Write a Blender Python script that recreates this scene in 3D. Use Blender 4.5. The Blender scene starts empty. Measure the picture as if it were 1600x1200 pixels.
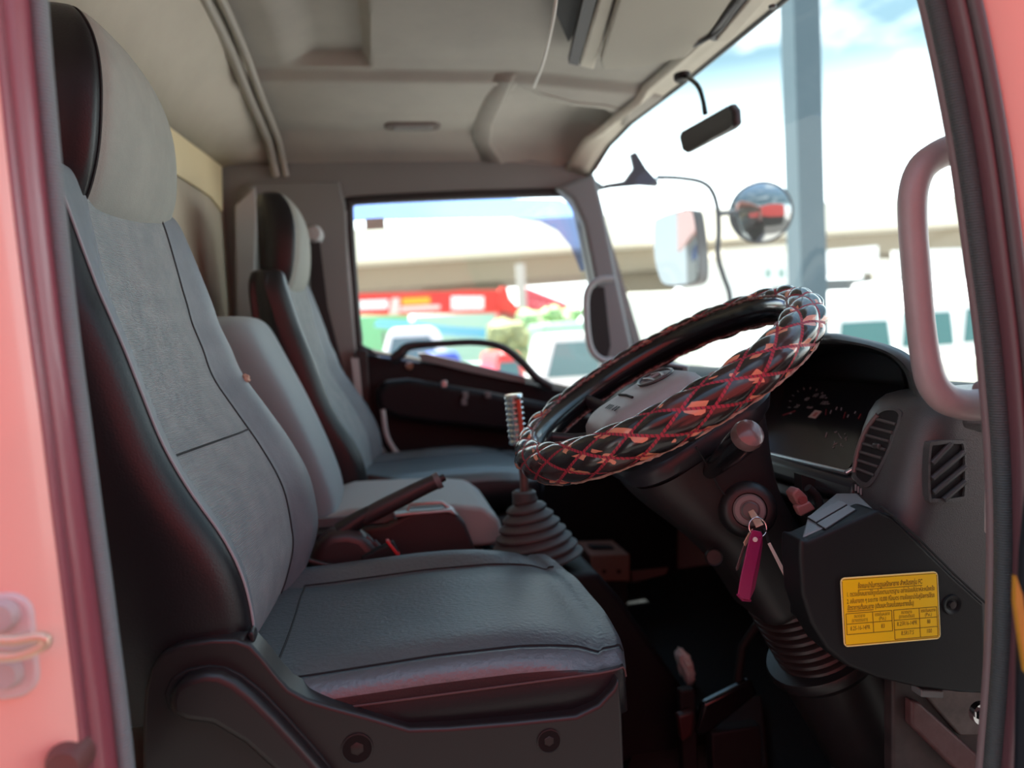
import bpy, bmesh, math, random
from math import sin, cos, radians, pi, atan2, sqrt
from mathutils import Vector, Matrix
random.seed(7)
S = bpy.context.scene
COL = S.collection
V = Vector

# ------------------------------------------------------------------ camera
F = 1150.0                                   # focal length in pixels of the 1600 px wide frame
YAW, PIT, RHO = radians(10), radians(-3.5), radians(3)
CP = V((0, 0, .85))
fw = V((sin(YAW)*cos(PIT), cos(YAW)*cos(PIT), sin(PIT)))
r0 = V((cos(YAW), -sin(YAW), 0)); u0 = r0.cross(fw)
rt = r0*cos(RHO) - u0*sin(RHO); up = r0*sin(RHO) + u0*cos(RHO)
cam = bpy.data.cameras.new('camera'); co = bpy.data.objects.new('camera', cam); COL.objects.link(co)
co.matrix_world = Matrix(((rt.x, up.x, -fw.x, CP.x), (rt.y, up.y, -fw.y, CP.y), (rt.z, up.z, -fw.z, CP.z), (0, 0, 0, 1)))
cam.sensor_width = 36; cam.lens = 36*F/1600; cam.clip_start = .02; cam.clip_end = 500
cam.dof.use_dof = True; cam.dof.focus_distance = .98; cam.dof.aperture_fstop = 2.5
S.camera = co

# ------------------------------------------------------------------ world, sun, exposure
S.view_settings.view_transform = 'Standard'; S.view_settings.look = 'None'
S.view_settings.gamma = 1; S.view_settings.use_curve_mapping = False
S.view_settings.exposure = 0.70
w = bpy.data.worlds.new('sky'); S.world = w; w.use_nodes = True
nt = w.node_tree; nt.nodes.clear()
def N(t, **k):
    n = nt.nodes.new(t)
    for a, b in k.items(): setattr(n, a, b)
    return n
out = N('ShaderNodeOutputWorld'); bg = N('ShaderNodeBackground'); tc = N('ShaderNodeTexCoord')
sep = N('ShaderNodeSeparateXYZ'); nt.links.new(tc.outputs['Generated'], sep.inputs[0])
ramp = N('ShaderNodeValToRGB'); e = ramp.color_ramp.elements
e[0].position = 0.0; e[0].color = (.80, .80, .76, 1)
e[1].position = 1.0; e[1].color = (.22, .36, .55, 1)
for p, c in ((.02, (.92, .99, 1, 1)), (.20, (.80, .95, 1, 1)), (.255, (.34, .45, .49, 1)), (.32, (.10, .165, .20, 1)), (.55, (.13, .22, .29, 1))):
    x = e.new(p); x.color = c
noi = N('ShaderNodeTexNoise'); noi.inputs['Scale'].default_value = 3.2; noi.inputs['Detail'].default_value = 5
mp = N('ShaderNodeMapping'); mp.inputs['Scale'].default_value = (1, 1, 2.6)
nt.links.new(tc.outputs['Generated'], mp.inputs[0]); nt.links.new(mp.outputs[0], noi.inputs['Vector'])
cr = N('ShaderNodeValToRGB'); cr.color_ramp.elements[0].position = .55; cr.color_ramp.elements[1].position = .74
nt.links.new(noi.outputs['Fac'], cr.inputs[0])
mix = N('ShaderNodeMix', data_type='RGBA'); mix.inputs[7].default_value = (.62, .68, .71, 1)
nt.links.new(sep.outputs['Z'], ramp.inputs[0])
nt.links.new(cr.outputs[0], mix.inputs[0]); nt.links.new(ramp.outputs[0], mix.inputs[6])
nt.links.new(mix.outputs[2], bg.inputs[0])
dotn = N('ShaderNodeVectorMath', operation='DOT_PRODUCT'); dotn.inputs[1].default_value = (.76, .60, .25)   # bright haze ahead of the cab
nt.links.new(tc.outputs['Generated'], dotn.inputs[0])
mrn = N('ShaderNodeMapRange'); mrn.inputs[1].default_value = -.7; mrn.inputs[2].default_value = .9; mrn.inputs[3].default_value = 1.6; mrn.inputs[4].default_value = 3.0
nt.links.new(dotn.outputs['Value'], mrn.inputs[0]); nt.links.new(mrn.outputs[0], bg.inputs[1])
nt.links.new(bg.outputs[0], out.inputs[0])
sl = bpy.data.lights.new('sun', 'SUN'); sl.energy = 15; sl.angle = radians(1.5); sl.color = (1, .95, .86)
so = bpy.data.objects.new('sun', sl); COL.objects.link(so)
so.rotation_euler = V((.14, -.23, -.963)).to_track_quat('-Z', 'Y').to_euler()

# ------------------------------------------------------------------ helpers
def ray(px, py): return fw + rt*((px-800)/F) + up*((600-py)/F)
def P(px, py, Y):
    d = ray(px, py); return CP + d*(Y/d.y)
def PX(px, py, X):
    d = ray(px, py); return CP + d*(X/d.x)
def PZ(px, py, Z):
    d = ray(px, py); return CP + d*((Z-CP.z)/d.z)
def PL(lst, Y): return [P(a, b, Y) for a, b in lst]

MATS = {}
def mk(name, col, rough=.5, metal=0., bump=None, var=None, spec=.5, coat=0., sheen=0., emit=None):
    """bump=(kind, scale, strength, distance); var=(scale, amount, other colour)"""
    if name in MATS: return MATS[name]
    m = bpy.data.materials.new(name); m.use_nodes = True; t = m.node_tree
    b = t.nodes['Principled BSDF']
    b.inputs['Base Color'].default_value = (*col, 1); b.inputs['Roughness'].default_value = rough
    b.inputs['Metallic'].default_value = metal; b.inputs['Specular IOR Level'].default_value = spec
    b.inputs['Coat Weight'].default_value = coat; b.inputs['Coat Roughness'].default_value = .08
    b.inputs['Sheen Weight'].default_value = sheen
    tcn = t.nodes.new('ShaderNodeTexCoord')
    if var:
        n = t.nodes.new('ShaderNodeTexNoise'); n.inputs['Scale'].default_value = var[0]; n.inputs['Detail'].default_value = 6
        n.inputs['Roughness'].default_value = .65
        t.links.new(tcn.outputs['Object'], n.inputs['Vector'])
        r = t.nodes.new('ShaderNodeValToRGB'); r.color_ramp.elements[0].position = .38; r.color_ramp.elements[1].position = .68
        t.links.new(n.outputs['Fac'], r.inputs[0])
        mx = t.nodes.new('ShaderNodeMix'); mx.data_type = 'RGBA'
        mx.inputs[6].default_value = (*col, 1); mx.inputs[7].default_value = (*var[2], 1)
        ml = t.nodes.new('ShaderNodeMath'); ml.operation = 'MULTIPLY'; ml.inputs[1].default_value = var[1]
        t.links.new(r.outputs[0], ml.inputs[0]); t.links.new(ml.outputs[0], mx.inputs[0])
        t.links.new(mx.outputs[2], b.inputs['Base Color'])
    if bump:
        kind, sc, st, di = bump
        if kind == 'noise':
            n = t.nodes.new('ShaderNodeTexNoise'); n.inputs['Scale'].default_value = sc; n.inputs['Detail'].default_value = 3
            h = n.outputs['Fac']
        elif kind == 'voronoi':
            n = t.nodes.new('ShaderNodeTexVoronoi'); n.feature = 'DISTANCE_TO_EDGE'; n.inputs['Scale'].default_value = sc
            h = n.outputs['Distance']
        else:
            n = t.nodes.new('ShaderNodeTexWave'); n.bands_direction = kind; n.inputs['Scale'].default_value = sc
            n.inputs['Distortion'].default_value = 1.5; n.inputs['Detail Scale'].default_value = 4
            h = n.outputs['Fac']
        t.links.new(tcn.outputs['Object'], n.inputs['Vector'])
        bp = t.nodes.new('ShaderNodeBump'); bp.inputs['Strength'].default_value = st; bp.inputs['Distance'].default_value = di
        t.links.new(h, bp.inputs['Height']); t.links.new(bp.outputs[0], b.inputs['Normal'])
    if emit:
        b.inputs['Emission Color'].default_value = (*emit[0], 1); b.inputs['Emission Strength'].default_value = emit[1]
    MATS[name] = m
    return m

def glassmat(name, tint=(1, 1, 1), gloss=.06, rough=0.02):
    if name in MATS: return MATS[name]
    m = bpy.data.materials.new(name); m.use_nodes = True; t = m.node_tree; t.nodes.clear()
    o = t.nodes.new('ShaderNodeOutputMaterial'); tr = t.nodes.new('ShaderNodeBsdfTransparent'); gl = t.nodes.new('ShaderNodeBsdfGlossy')
    tr.inputs[0].default_value = (*tint, 1); gl.inputs['Roughness'].default_value = rough
    mx = t.nodes.new('ShaderNodeMixShader'); mx.inputs[0].default_value = gloss
    t.links.new(tr.outputs[0], mx.inputs[1]); t.links.new(gl.outputs[0], mx.inputs[2]); t.links.new(mx.outputs[0], o.inputs[0])
    MATS[name] = m
    return m

leather = mk('black leatherette', (.072, .090, .100), .42, bump=('noise', 150, .6, .0022), var=(14, .5, (.092, .112, .122)), spec=1.)  # windscreen sheen on the cushion top is lifted into this colour
leatherside = mk('black vinyl', (.010, .009, .011), .38, spec=.4, bump=('noise', 420, .35, .0008))
cloth = mk('grey ribbed cloth', (.25, .30, .31), .72, bump=('Z', 150, .8, .0014), var=(24, .8, (.36, .395, .395)), spec=.35, sheen=.15)
clothdk = mk('grey cloth of head restraint', (.26, .27, .245), .75, bump=('noise', 500, .5, .0008), var=(14, .6, (.33, .335, .30)), spec=.3)
plastic = mk('black grained plastic', (.009, .009, .010), .46, bump=('noise', 650, .30, .0006))
plastic_s = mk('charcoal seat plastic', (.014, .011, .012), .40, bump=('noise', 900, .12, .0004), spec=.5)
dashp = mk('charcoal dash plastic', (.060, .059, .061), .37, bump=('voronoi', 520, .5, .0008), spec=.6)
dashlow = mk('charcoal lower dash plastic', (.008, .008, .009), .50, bump=('noise', 700, .25, .0005), spec=.3)
shelfp = mk('grey grained shelf plastic', (.18, .205, .21), .42, bump=('voronoi', 600, .5, .0007))
black = mk('matt black', (.006, .006, .007), .7)
gloss_black = mk('gloss black', (.008, .008, .010), .22, coat=.3)
rubber = mk('black rubber', (.020, .020, .021), .55)
rubgrey = mk('grey ribbed door rubber', (.22, .23, .24), .5, bump=('Z', 110, .8, .002))
boot_m = mk('grey rubber boot', (.075, .078, .078), .55, bump=('noise', 200, .15, .0006))
liner = mk('beige headliner', (.42, .395, .355), .85, bump=('noise', 300, .15, .0008), var=(5, .35, (.28, .26, .245)))
liner_l = mk('pale beige trim', (.60, .56, .48), .75, bump=('noise', 350, .15, .0006), var=(6, .4, (.47, .43, .37)))
railm = mk('grey beige rail', (.42, .40, .36), .45)
wallgrey = mk('grey cab trim', (.22, .235, .235), .7, bump=('noise', 300, .15, .0006))
wallpale = mk('pale grey trim', (.42, .43, .43), .6)
cream = mk('cream paint', (.86, .74, .47), .55, var=(5, .15, (.70, .58, .36)))
creamdirty = mk('stained cream paint', (.60, .54, .42), .6, var=(4, .5, (.36, .30, .23)))
redpaint = mk('lit red paint', (.88, .42, .36), .35, coat=.4)  # cab red with its bright light put into the colour
maroon = mk('shaded red paint', (.26, .06, .08), .38, coat=.25)  # same cab red, with the flange's shade put into the colour
pinkpl = mk('dusty pink grey plastic', (.35, .265, .27), .42, bump=('noise', 500, .2, .0008), var=(22, .4, (.27, .20, .205)))
chrome = mk('chrome', (.75, .75, .76), .12, 1.)
steel = mk('dull steel', (.5, .5, .5), .35, 1.)
brass = mk('worn brass', (.70, .48, .36), .35, .6)
mirror_m = mk('mirror glass', (.38, .40, .41), .03, 1.)
white_pt = mk('white paint', (.85, .86, .86), .35, coat=.3)
darkgrey = mk('dark grey plastic', (.05, .05, .055), .5)
midgrey = mk('mid grey plastic', (.14, .145, .15), .5)

def fix(bm):
    bmesh.ops.recalc_face_normals(bm, faces=bm.faces)
def link(name, bm, mat, parent=None, loc=None, smooth=True, bevel=0, segs=3, sub=0, angle=35, face=None):
    fix(bm)
    if face is not None:                      # open sheets: make the front side look along face
        bm.normal_update()
        if sum((f.normal*f.calc_area() for f in bm.faces), V()).dot(V(face)) < 0: bmesh.ops.reverse_faces(bm, faces=bm.faces)
    me = bpy.data.meshes.new(name)
    o = bpy.data.objects.new(name, me); COL.objects.link(o)
    off = V((0, 0, 0))
    if parent is not None:
        o.parent = parent; r = parent
        while r.parent: r = r.parent
        off = V(r.location)
    elif loc is not None:
        off = V(loc); o.location = off
    bmesh.ops.translate(bm, verts=bm.verts, vec=-off)
    bm.to_mesh(me); bm.free()
    for m in (mat if isinstance(mat, (list, tuple)) else [mat]): me.materials.append(m)
    if smooth:
        me.polygons.foreach_set('use_smooth', [True]*len(me.polygons))
        me.set_sharp_from_angle(angle=radians(angle))
    if bevel:
        b = o.modifiers.new('bevel', 'BEVEL'); b.width = bevel; b.segments = segs; b.limit_method = 'ANGLE'; b.angle_limit = radians(30)
        if smooth: me.polygons.foreach_set('use_smooth', [True]*len(me.polygons))
    if sub:
        s = o.modifiers.new('sub', 'SUBSURF'); s.levels = sub; s.render_levels = sub
    return o
def tag(o, label=None, cat=None, group=None, kind=None):
    if label: o['label'] = label
    if cat: o['category'] = cat
    if group: o['group'] = group
    if kind: o['kind'] = kind
    return o
def thing(name, label, cat, loc=(0, 0, 0), group=None, kind=None):
    o = bpy.data.objects.new(name, None); COL.objects.link(o); o.location = loc; o.empty_display_size = .1
    return tag(o, label, cat, group, kind)
def cr_pts(p, n=6, closed=False):
    out = []; L = len(p); rng = L if closed else L-1
    for i in range(rng):
        a = p[(i-1) % L] if closed or i > 0 else p[0]*2-p[1]
        b = p[i]; c = p[(i+1) % L]
        d = p[(i+2) % L] if closed or i+2 < L else p[-1]*2-p[-2]
        for k in range(n):
            t = k/n
            out.append(.5*((2*b)+(c-a)*t+(2*a-5*b+4*c-d)*t*t+(3*b-a-3*c+d)*t**3))
    if not closed: out.append(p[-1].copy())
    return out
def interp(tab, x):
    if x <= tab[0][0]: return tab[0][1]
    for (a, b), (c, d) in zip(tab, tab[1:]):
        if x <= c:
            t = (x-a)/(c-a); return b+(d-b)*t
    return tab[-1][1]
def loft(bm, rings, closed=True, cap=True, mats=None):
    vs = [[bm.verts.new(p) for p in r] for r in rings]
    n = len(rings[0])
    for i in range(len(rings)-1):
        for j in range(n if closed else n-1):
            k = (j+1) % n
            f = bm.faces.new((vs[i][j], vs[i][k], vs[i+1][k], vs[i+1][j]))
            if mats: f.material_index = mats(i, j)
    if cap and closed:
        for r in (vs[0], vs[-1]):
            try: bm.faces.new(r)
            except ValueError: pass
    return vs
def tube_bm(bm, path, r, seg=12, closed=False, cap=True, flat=1., upv=None):
    n = len(path); rings = []; u = None
    for i, p in enumerate(path):
        a = path[(i-1) % n] if closed or i else path[0]; b = path[(i+1) % n] if closed or i < n-1 else path[-1]
        t = (b-a).normalized()
        if u is None:
            u = V(upv) if upv is not None else (V((0, 0, 1)) if abs(t.z) < .9 else V((0, 1, 0)))
        u = (u-t*u.dot(t)).normalized(); v = t.cross(u)
        rr = r[i] if isinstance(r, (list, tuple)) else r
        rings.append([p+u*(rr*cos(2*pi*k/seg))+v*(rr*flat*sin(2*pi*k/seg)) for k in range(seg)])
    if closed: rings.append(rings[0])
    vs = [[bm.verts.new(p) for p in rg] for rg in (rings[:-1] if closed else rings)]
    if closed: vs.append(vs[0])
    for i in range(len(vs)-1):
        for k in range(seg):
            bm.faces.new((vs[i][k], vs[i][(k+1) % seg], vs[i+1][(k+1) % seg], vs[i+1][k]))
    if cap and not closed:
        bm.faces.new(vs[0]); bm.faces.new(vs[-1])
def tube(name, path, r, mat, parent=None, loc=None, seg=12, closed=False, smooth_n=0, flat=1., upv=None):
    bm = bmesh.new()
    if smooth_n:
        if isinstance(r, (list, tuple)):
            rr = [x.x for x in cr_pts([V((q, 0, 0)) for q in r], smooth_n, closed)]; r = rr
        path = cr_pts(path, smooth_n, closed)
    tube_bm(bm, path, r, seg, closed, True, flat, upv)
    return link(name, bm, mat, parent, loc, angle=50)
def prism_bm(bm, pts, vec):
    vec = V(vec)
    a = [bm.verts.new(p) for p in pts]; b = [bm.verts.new(p+vec) for p in pts]
    bm.faces.new(a); bm.faces.new(b[::-1]); n = len(a)
    for i in range(n): bm.faces.new((a[i], a[(i+1) % n], b[(i+1) % n], b[i]))
def prism(name, pts, vec, mat, parent=None, loc=None, bevel=0, segs=3, smooth=True):
    bm = bmesh.new(); prism_bm(bm, pts, vec)
    return link(name, bm, mat, parent, loc, bevel=bevel, segs=segs, smooth=smooth)
def box_bm(bm, c, s, rot=None):
    c = V(c); m = rot or Matrix.Identity(3)
    vs = [bm.verts.new(c+m @ V((s[0]/2*i, s[1]/2*j, s[2]/2*k))) for i in (-1, 1) for j in (-1, 1) for k in (-1, 1)]
    for f in ((0, 1, 3, 2), (4, 6, 7, 5), (0, 4, 5, 1), (2, 3, 7, 6), (0, 2, 6, 4), (1, 5, 7, 3)): bm.faces.new([vs[i] for i in f])
def box(name, c, s, mat, parent=None, loc=None, rot=None, bevel=0, segs=3):
    bm = bmesh.new(); box_bm(bm, c, s, rot)
    return link(name, bm, mat, parent, loc, bevel=bevel, segs=segs)
def frame_from(axis, hint=(0, 0, 1)):
    a = V(axis).normalized(); h = V(hint)
    if abs(a.dot(h)) > .95: h = V((0, 1, 0))
    x = (h-a*h.dot(a)).normalized(); y = a.cross(x)
    return x, y, a
def rev_bm(bm, prof, c, axis, seg=32, hint=(0, 0, 1), sx=1., sy=1.):
    x, y, a = frame_from(axis, hint); c = V(c)
    rings = [[c+a*h+x*(r*sx*cos(2*pi*k/seg))+y*(r*sy*sin(2*pi*k/seg)) for k in range(seg)] for r, h in prof]
    loft(bm, rings)
def rev(name, prof, c, axis, mat, parent=None, loc=None, seg=32, hint=(0, 0, 1), sx=1., sy=1., angle=35):
    bm = bmesh.new(); rev_bm(bm, prof, c, axis, seg, hint, sx, sy)
    return link(name, bm, mat, parent, loc, angle=angle)
def text(name, body, size, org, right, upd, mat, parent, align='LEFT', ext=.00008, wmax=None, heavy=0):
    """lettering as a mesh, lying in the plane of right and upd"""
    cu = bpy.data.curves.new(name, 'FONT'); cu.body = body; cu.size = size; cu.extrude = ext; cu.align_x = align; cu.resolution_u = 2; cu.offset = heavy
    t = bpy.data.objects.new(name, cu); COL.objects.link(t)
    dg = bpy.context.evaluated_depsgraph_get(); dg.update()
    me = bpy.data.meshes.new_from_object(t.evaluated_get(dg))
    COL.objects.unlink(t); bpy.data.objects.remove(t); me.name = name
    xs = [v.co.x for v in me.vertices]; k = wmax/(max(xs)-min(xs)) if wmax else 1.
    r = V(right).normalized(); u = V(upd); u = (u-r*u.dot(r)).normalized(); n = r.cross(u)
    org = V(org); q = parent
    while q.parent: q = q.parent
    org = org-V(q.location)
    for v in me.vertices: v.co = org+r*(v.co.x*k)+u*v.co.y+n*v.co.z
    me.materials.clear(); me.materials.append(mat)
    o = bpy.data.objects.new(name, me); COL.objects.link(o); o.parent = parent
    return o
def rrect(c, ax, ay, hx, hy, r, n=6):
    """rounded rectangle loop around c in the plane of ax, ay"""
    c, ax, ay = V(c), V(ax), V(ay); out = []
    for sx, sy, a0 in ((1, 1, 0), (-1, 1, 90), (-1, -1, 180), (1, -1, 270)):
        for k in range(n+1):
            a = radians(a0+90*k/n)
            out.append(c+ax*(sx*(hx-r)+r*cos(a))+ay*(sy*(hy-r)+r*sin(a)))
    return out
# ================================================================== the cab shell
ZT = [(.60, 1.44), (.70, 1.53), (.85, 1.565), (1.4, 1.575), (1.9, 1.565), (2.2, 1.54), (2.33, 1.51), (2.42, 1.46), (2.47, 1.43)]
def sstep(a, b, x):
    t = min(1, max(0, (x-a)/(b-a))); return t*t*(3-2*t)
def ceil_z(x, y):
    z = interp(ZT, y)
    z -= .02*sstep(1.96, 2.0, y)*(1-sstep(2.2, 2.35, y))
    z += .034*sstep(-.20, -.10, x)*(1-sstep(.0, .025, x))*(1-sstep(1.935, 1.955, y))
    z -= .04*sstep(.35, .95, x)
    return z
def hdr_x(y): return interp([(.6, .70), (1.0, .84), (1.4, .865), (1.9, .84), (2.3, .77), (2.47, .725)], y)
bm = bmesh.new()
ys = [.60+i*(2.47-.60)/260 for i in range(261)]
rows = []
for y in ys:
    x0, x1 = -.31, hdr_x(y)
    rows.append([V((x0+(x1-x0)*k/180, y, ceil_z(x0+(x1-x0)*k/180, y))) for k in range(181)])
loft(bm, rows, closed=False, cap=False)
o = link('ceiling', bm, liner, face=(0, 0, -1)); o['kind'] = 'structure'
sol = o.modifiers.new('s', 'SOLIDIFY'); sol.thickness = .02; sol.offset = -1
# roof skin above, so that no light leaks in
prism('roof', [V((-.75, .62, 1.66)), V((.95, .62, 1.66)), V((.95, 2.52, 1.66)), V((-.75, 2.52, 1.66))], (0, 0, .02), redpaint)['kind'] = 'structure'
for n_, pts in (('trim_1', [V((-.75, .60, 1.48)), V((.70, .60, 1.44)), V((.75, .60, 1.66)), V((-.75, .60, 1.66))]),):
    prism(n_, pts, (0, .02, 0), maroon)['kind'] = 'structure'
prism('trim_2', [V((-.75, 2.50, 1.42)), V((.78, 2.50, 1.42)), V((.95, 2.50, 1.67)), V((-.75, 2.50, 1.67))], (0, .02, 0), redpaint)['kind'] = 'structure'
# sloping panel over the rear wall and the rail that closes the headliner
RX = -.455
bm = bmesh.new()
r1 = []; r2 = []
for i in range(40):
    y = .62+i*(2.47-.62)/39
    r1.append(V((-.285, y, ceil_z(-.30, y)-.004))); r2.append(V((RX, y, interp([(.6, 1.33), (1.7, 1.37), (2.47, 1.435)], y))))
mid = [(a+b)/2+V((-.02, 0, .012)) for a, b in zip(r1, r2)]
loft(bm, [r1, mid, r2], closed=False, cap=False)
o = link('trim_3', bm, liner_l); o['kind'] = 'structure'
sol = o.modifiers.new('s', 'SOLIDIFY'); sol.thickness = .012; sol.offset = 0
for k, (dx, dz, r) in enumerate(((-.292, -.012, .013), (-.262, -.010, .010))):
    pts = [V((dx-.012*(2.45-y)/1.8, y, ceil_z(-.2, y)-.006+dz)) for y in (.66, .9, 1.2, 1.5, 1.8, 2.05, 2.25, 2.35, 2.42)]+[V((dx+.005, 2.445, 1.40))]
    tube('trim_%d' % (4+k), pts, r, railm, smooth_n=4)['kind'] = 'structure'
# rear wall
prism('wall_rear', [V((RX, .62, 0)), V((RX, 2.47, 0)), V((RX, 2.47, 1.44)), V((RX, .62, 1.44))], (-.02, 0, 0), creamdirty)['kind'] = 'structure'
bm = bmesh.new()
pp = [V((RX+.002, .8, 1.33)), V((RX+.002, 1.7, 1.368)), V((RX+.002, 2.44, 1.432)), V((RX+.002, 2.40, 1.285)), V((RX+.002, 2.25, 1.30)), V((RX+.002, 1.95, 1.345-.06)), V((RX+.002, .8, 1.20))]
prism_bm(bm, pp, (.006, 0, 0)); link('trim_6', bm, cream)['kind'] = 'structure'
# floor, engine tunnel
prism('floor', [V((-.47, .70, 0)), V((1.15, .70, 0)), V((1.15, 2.47, 0)), V((-.47, 2.47, 0))], (0, 0, -.03), mk('dark floor covering', (.013, .016, .018), .6, spec=.25, bump=('noise', 90, .4, .003)))['kind'] = 'structure'
prism('wall_front', [V((1.13, .70, -.02)), V((1.13, 2.47, -.02)), V((1.05, 2.47, .72)), V((1.05, .70, .72))], (.03, 0, 0), mk('black firewall', (.005, .006, .007), .8, spec=.1))['kind'] = 'structure'

# ------------------------------------------------------------------ passenger side: wall with window opening, door, pillars
YP = 2.45
WIN = [(549, 335), (552, 322), (562, 316), (720, 309), (870, 304), (885, 307), (897, 320), (905, 345), (922, 430), (936, 500), (950, 560), (952, 605), (935, 618), (870, 603), (760, 580), (640, 560), (572, 546), (563, 520), (557, 450)]
def win_loop(grow=0., Y=YP):
    pts = PL(WIN, Y); c = sum(pts, V())/len(pts)
    return cr_pts([p+(p-c).normalized()*grow for p in pts], 5, True)
inner = win_loop(0)
c = sum(inner, V())/len(inner)
def outer_pt(p):
    d = (p-c); x0, x1, z0, z1 = -.47, 1.16, .0, 1.50
    ts = [((x1-c.x)/d.x if d.x > 0 else (x0-c.x)/d.x) if abs(d.x) > 1e-6 else 9, ((z1-c.z)/d.z if d.z > 0 else (z0-c.z)/d.z) if abs(d.z) > 1e-6 else 9]
    t = min(ts); q = c+d*t
    lim = interp([(.0, 1.16), (.70, 1.10), (.74, .93), (.8, .90), (1.43, .735), (1.5, .71)], q.z)
    if q.x > lim: q.x = lim
    return q
outer = [outer_pt(p) for p in inner]
bm = bmesh.new()
vi = [bm.verts.new(p) for p in inner]; vo = [bm.verts.new(p) for p in outer]
vi2 = [bm.verts.new(p+V((0, .05, 0))) for p in inner]; vo2 = [bm.verts.new(p+V((0, .05, 0))) for p in outer]
n = len(inner)
for i in range(n):
    j = (i+1) % n
    for q in ((vi[i], vi[j], vo[j], vo[i]), (vi2[i], vo2[i], vo2[j], vi2[j]), (vi[i], vi2[i], vi2[j], vi[j]), (vo[i], vo[j], vo2[j], vo2[i])): bm.faces.new(q)
link('wall_passenger', bm, wallgrey, smooth=False)['kind'] = 'structure'
# window_1: gasket frame + pane
wf = thing('window_1', None, None, inner[0], kind='structure')
tube('window_frame', [p+V((0, -.004, 0)) for p in win_loop(.008)], .015, rubber, wf, closed=True, seg=10)
bm = bmesh.new(); bm.faces.new([bm.verts.new(p+V((0, .035, 0))) for p in win_loop(.0)])
link('pane', bm, glassmat('side glass', (.97, 1, .98), .04), wf, smooth=False)
# pale edge of the door frame left of the pane
tube('trim_8', PL([(538, 330), (540, 380), (546, 450), (551, 520), (556, 570), (565, 640)], YP-.012), .009, wallpale, smooth_n=4)['kind'] = 'structure'
# side wall B pillar trim
prism('trim_9', PL([(372, 300), (392, 285), (530, 283), (540, 320), (545, 430), (556, 545), (560, 700), (380, 700), (368, 500)], YP-.025), (0, .02, 0), wallgrey, bevel=.006)['kind'] = 'structure'
prism('trim_10', PL([(366, 322), (398, 290), (402, 330), (398, 460), (402, 640), (372, 640)], YP-.05), (0, .02, 0), wallpale, bevel=.006)['kind'] = 'structure'
# A pillar trim on the passenger side
prism('trim_12', PL([(868, 292), (884, 286), (930, 270), (945, 330), (965, 430), (990, 545), (992, 575), (944, 600), (942, 540), (932, 450), (912, 350), (895, 312)], YP-.05), (0, .07, 0), mk('grey pillar trim', (.17, .19, .20), .55), bevel=.014)['kind'] = 'structure'
prism('trim_13', PL([(912, 462), (925, 448), (945, 448), (955, 540), (950, 560), (922, 552)], YP-.058), (0, .02, 0), black, bevel=.004)['kind'] = 'structure'
ph = thing('grab_handle', 'pale grey grab handle on the far windscreen pillar', 'handle', P(930, 560, YP-.08))
tube('grip', PL([(958, 436), (940, 437), (925, 444), (916, 462), (916, 500), (920, 535), (928, 553), (942, 563), (958, 563)], YP-.085), .0115, mk('pale handle plastic', (.34, .375, .385), .5), ph, smooth_n=5)
# door_1: passenger door panel
d1 = thing('door_1', None, None, P(700, 700, YP-.03), kind='structure')
bm = bmesh.new()
prism_bm(bm, PL([(566, 552), (640, 562), (760, 583), (870, 606), (940, 622), (985, 660), (1060, 680), (1060, 1000), (640, 1000), (590, 900), (572, 700)], YP-.045), (0, .05, 0))
link('door_panel', bm, mk('black door panel', (.008, .010, .012), .5, spec=.2), d1, bevel=.01)
arm = [(585, 615), (600, 596), (640, 592), (760, 612), (900, 640), (960, 660), (960, 700), (800, 676), (680, 664), (620, 655), (590, 640)]
prism('armrest', PL(arm, YP-.12), (0, .09, 0), mk('black armrest', (.006, .007, .009), .5, spec=.2), d1, bevel=.02, segs=4)
prism('door_pocket', PL([(660, 700), (790, 700), (800, 860), (670, 860)], YP-.075), (0, .04, 0), mk('dark pocket panel', (.016, .017, .019), .6, spec=.2), d1, bevel=.01)
tube('pull_bar', PL([(612, 562), (626, 552), (640, 541), (690, 537), (745, 535), (785, 543), (815, 565), (838, 590), (862, 606)], YP-.085), [.016, .018, .014, .011, .011, .012, .013, .014, .016], mk('black pull bar', (.013, .013, .015), .45), d1, smooth_n=5, upv=(0, 1, 0))
prism('sill_strip', PL([(652, 552), (664, 551), (820, 588), (822, 600), (735, 582), (660, 564)], YP-.062), (0, .03, 0), mk('grey sill strip', (.17, .175, .18), .5), d1, bevel=.003)
rev('screw_cap', [(.001, -.004), (.011, -.004), (.012, 0), (.012, .006)], P(640, 572, YP-.052), (0, 1, 0), mk('rusty screw', (.22, .12, .07), .6), d1, seg=16)
for (a, b) in ((694, 600), (727, 617), (762, 617), (725, 628)):
    box('switch', P(a, b, YP-.128), (.018, .012, .022), steel if a < 700 else midgrey, d1, bevel=.003)
tube('door_strap', PL([(598, 640), (604, 680), (618, 705), (632, 716)], YP-.13), .008, wallpale, d1, smooth_n=4)
# vertical edge of the door beside the seat
prism('trim_14', PL([(556, 545), (574, 548), (582, 700), (600, 760), (575, 760), (560, 700)], YP-.06), (0, .03, 0), rubber, bevel=.004)['kind'] = 'structure'
prism('trim_15', PL([(548, 560), (560, 560), (570, 660), (610, 716), (628, 716), (604, 718), (575, 690), (560, 660)], YP-.10), (0, .02, 0), wallpale)['kind'] = 'structure'

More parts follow.
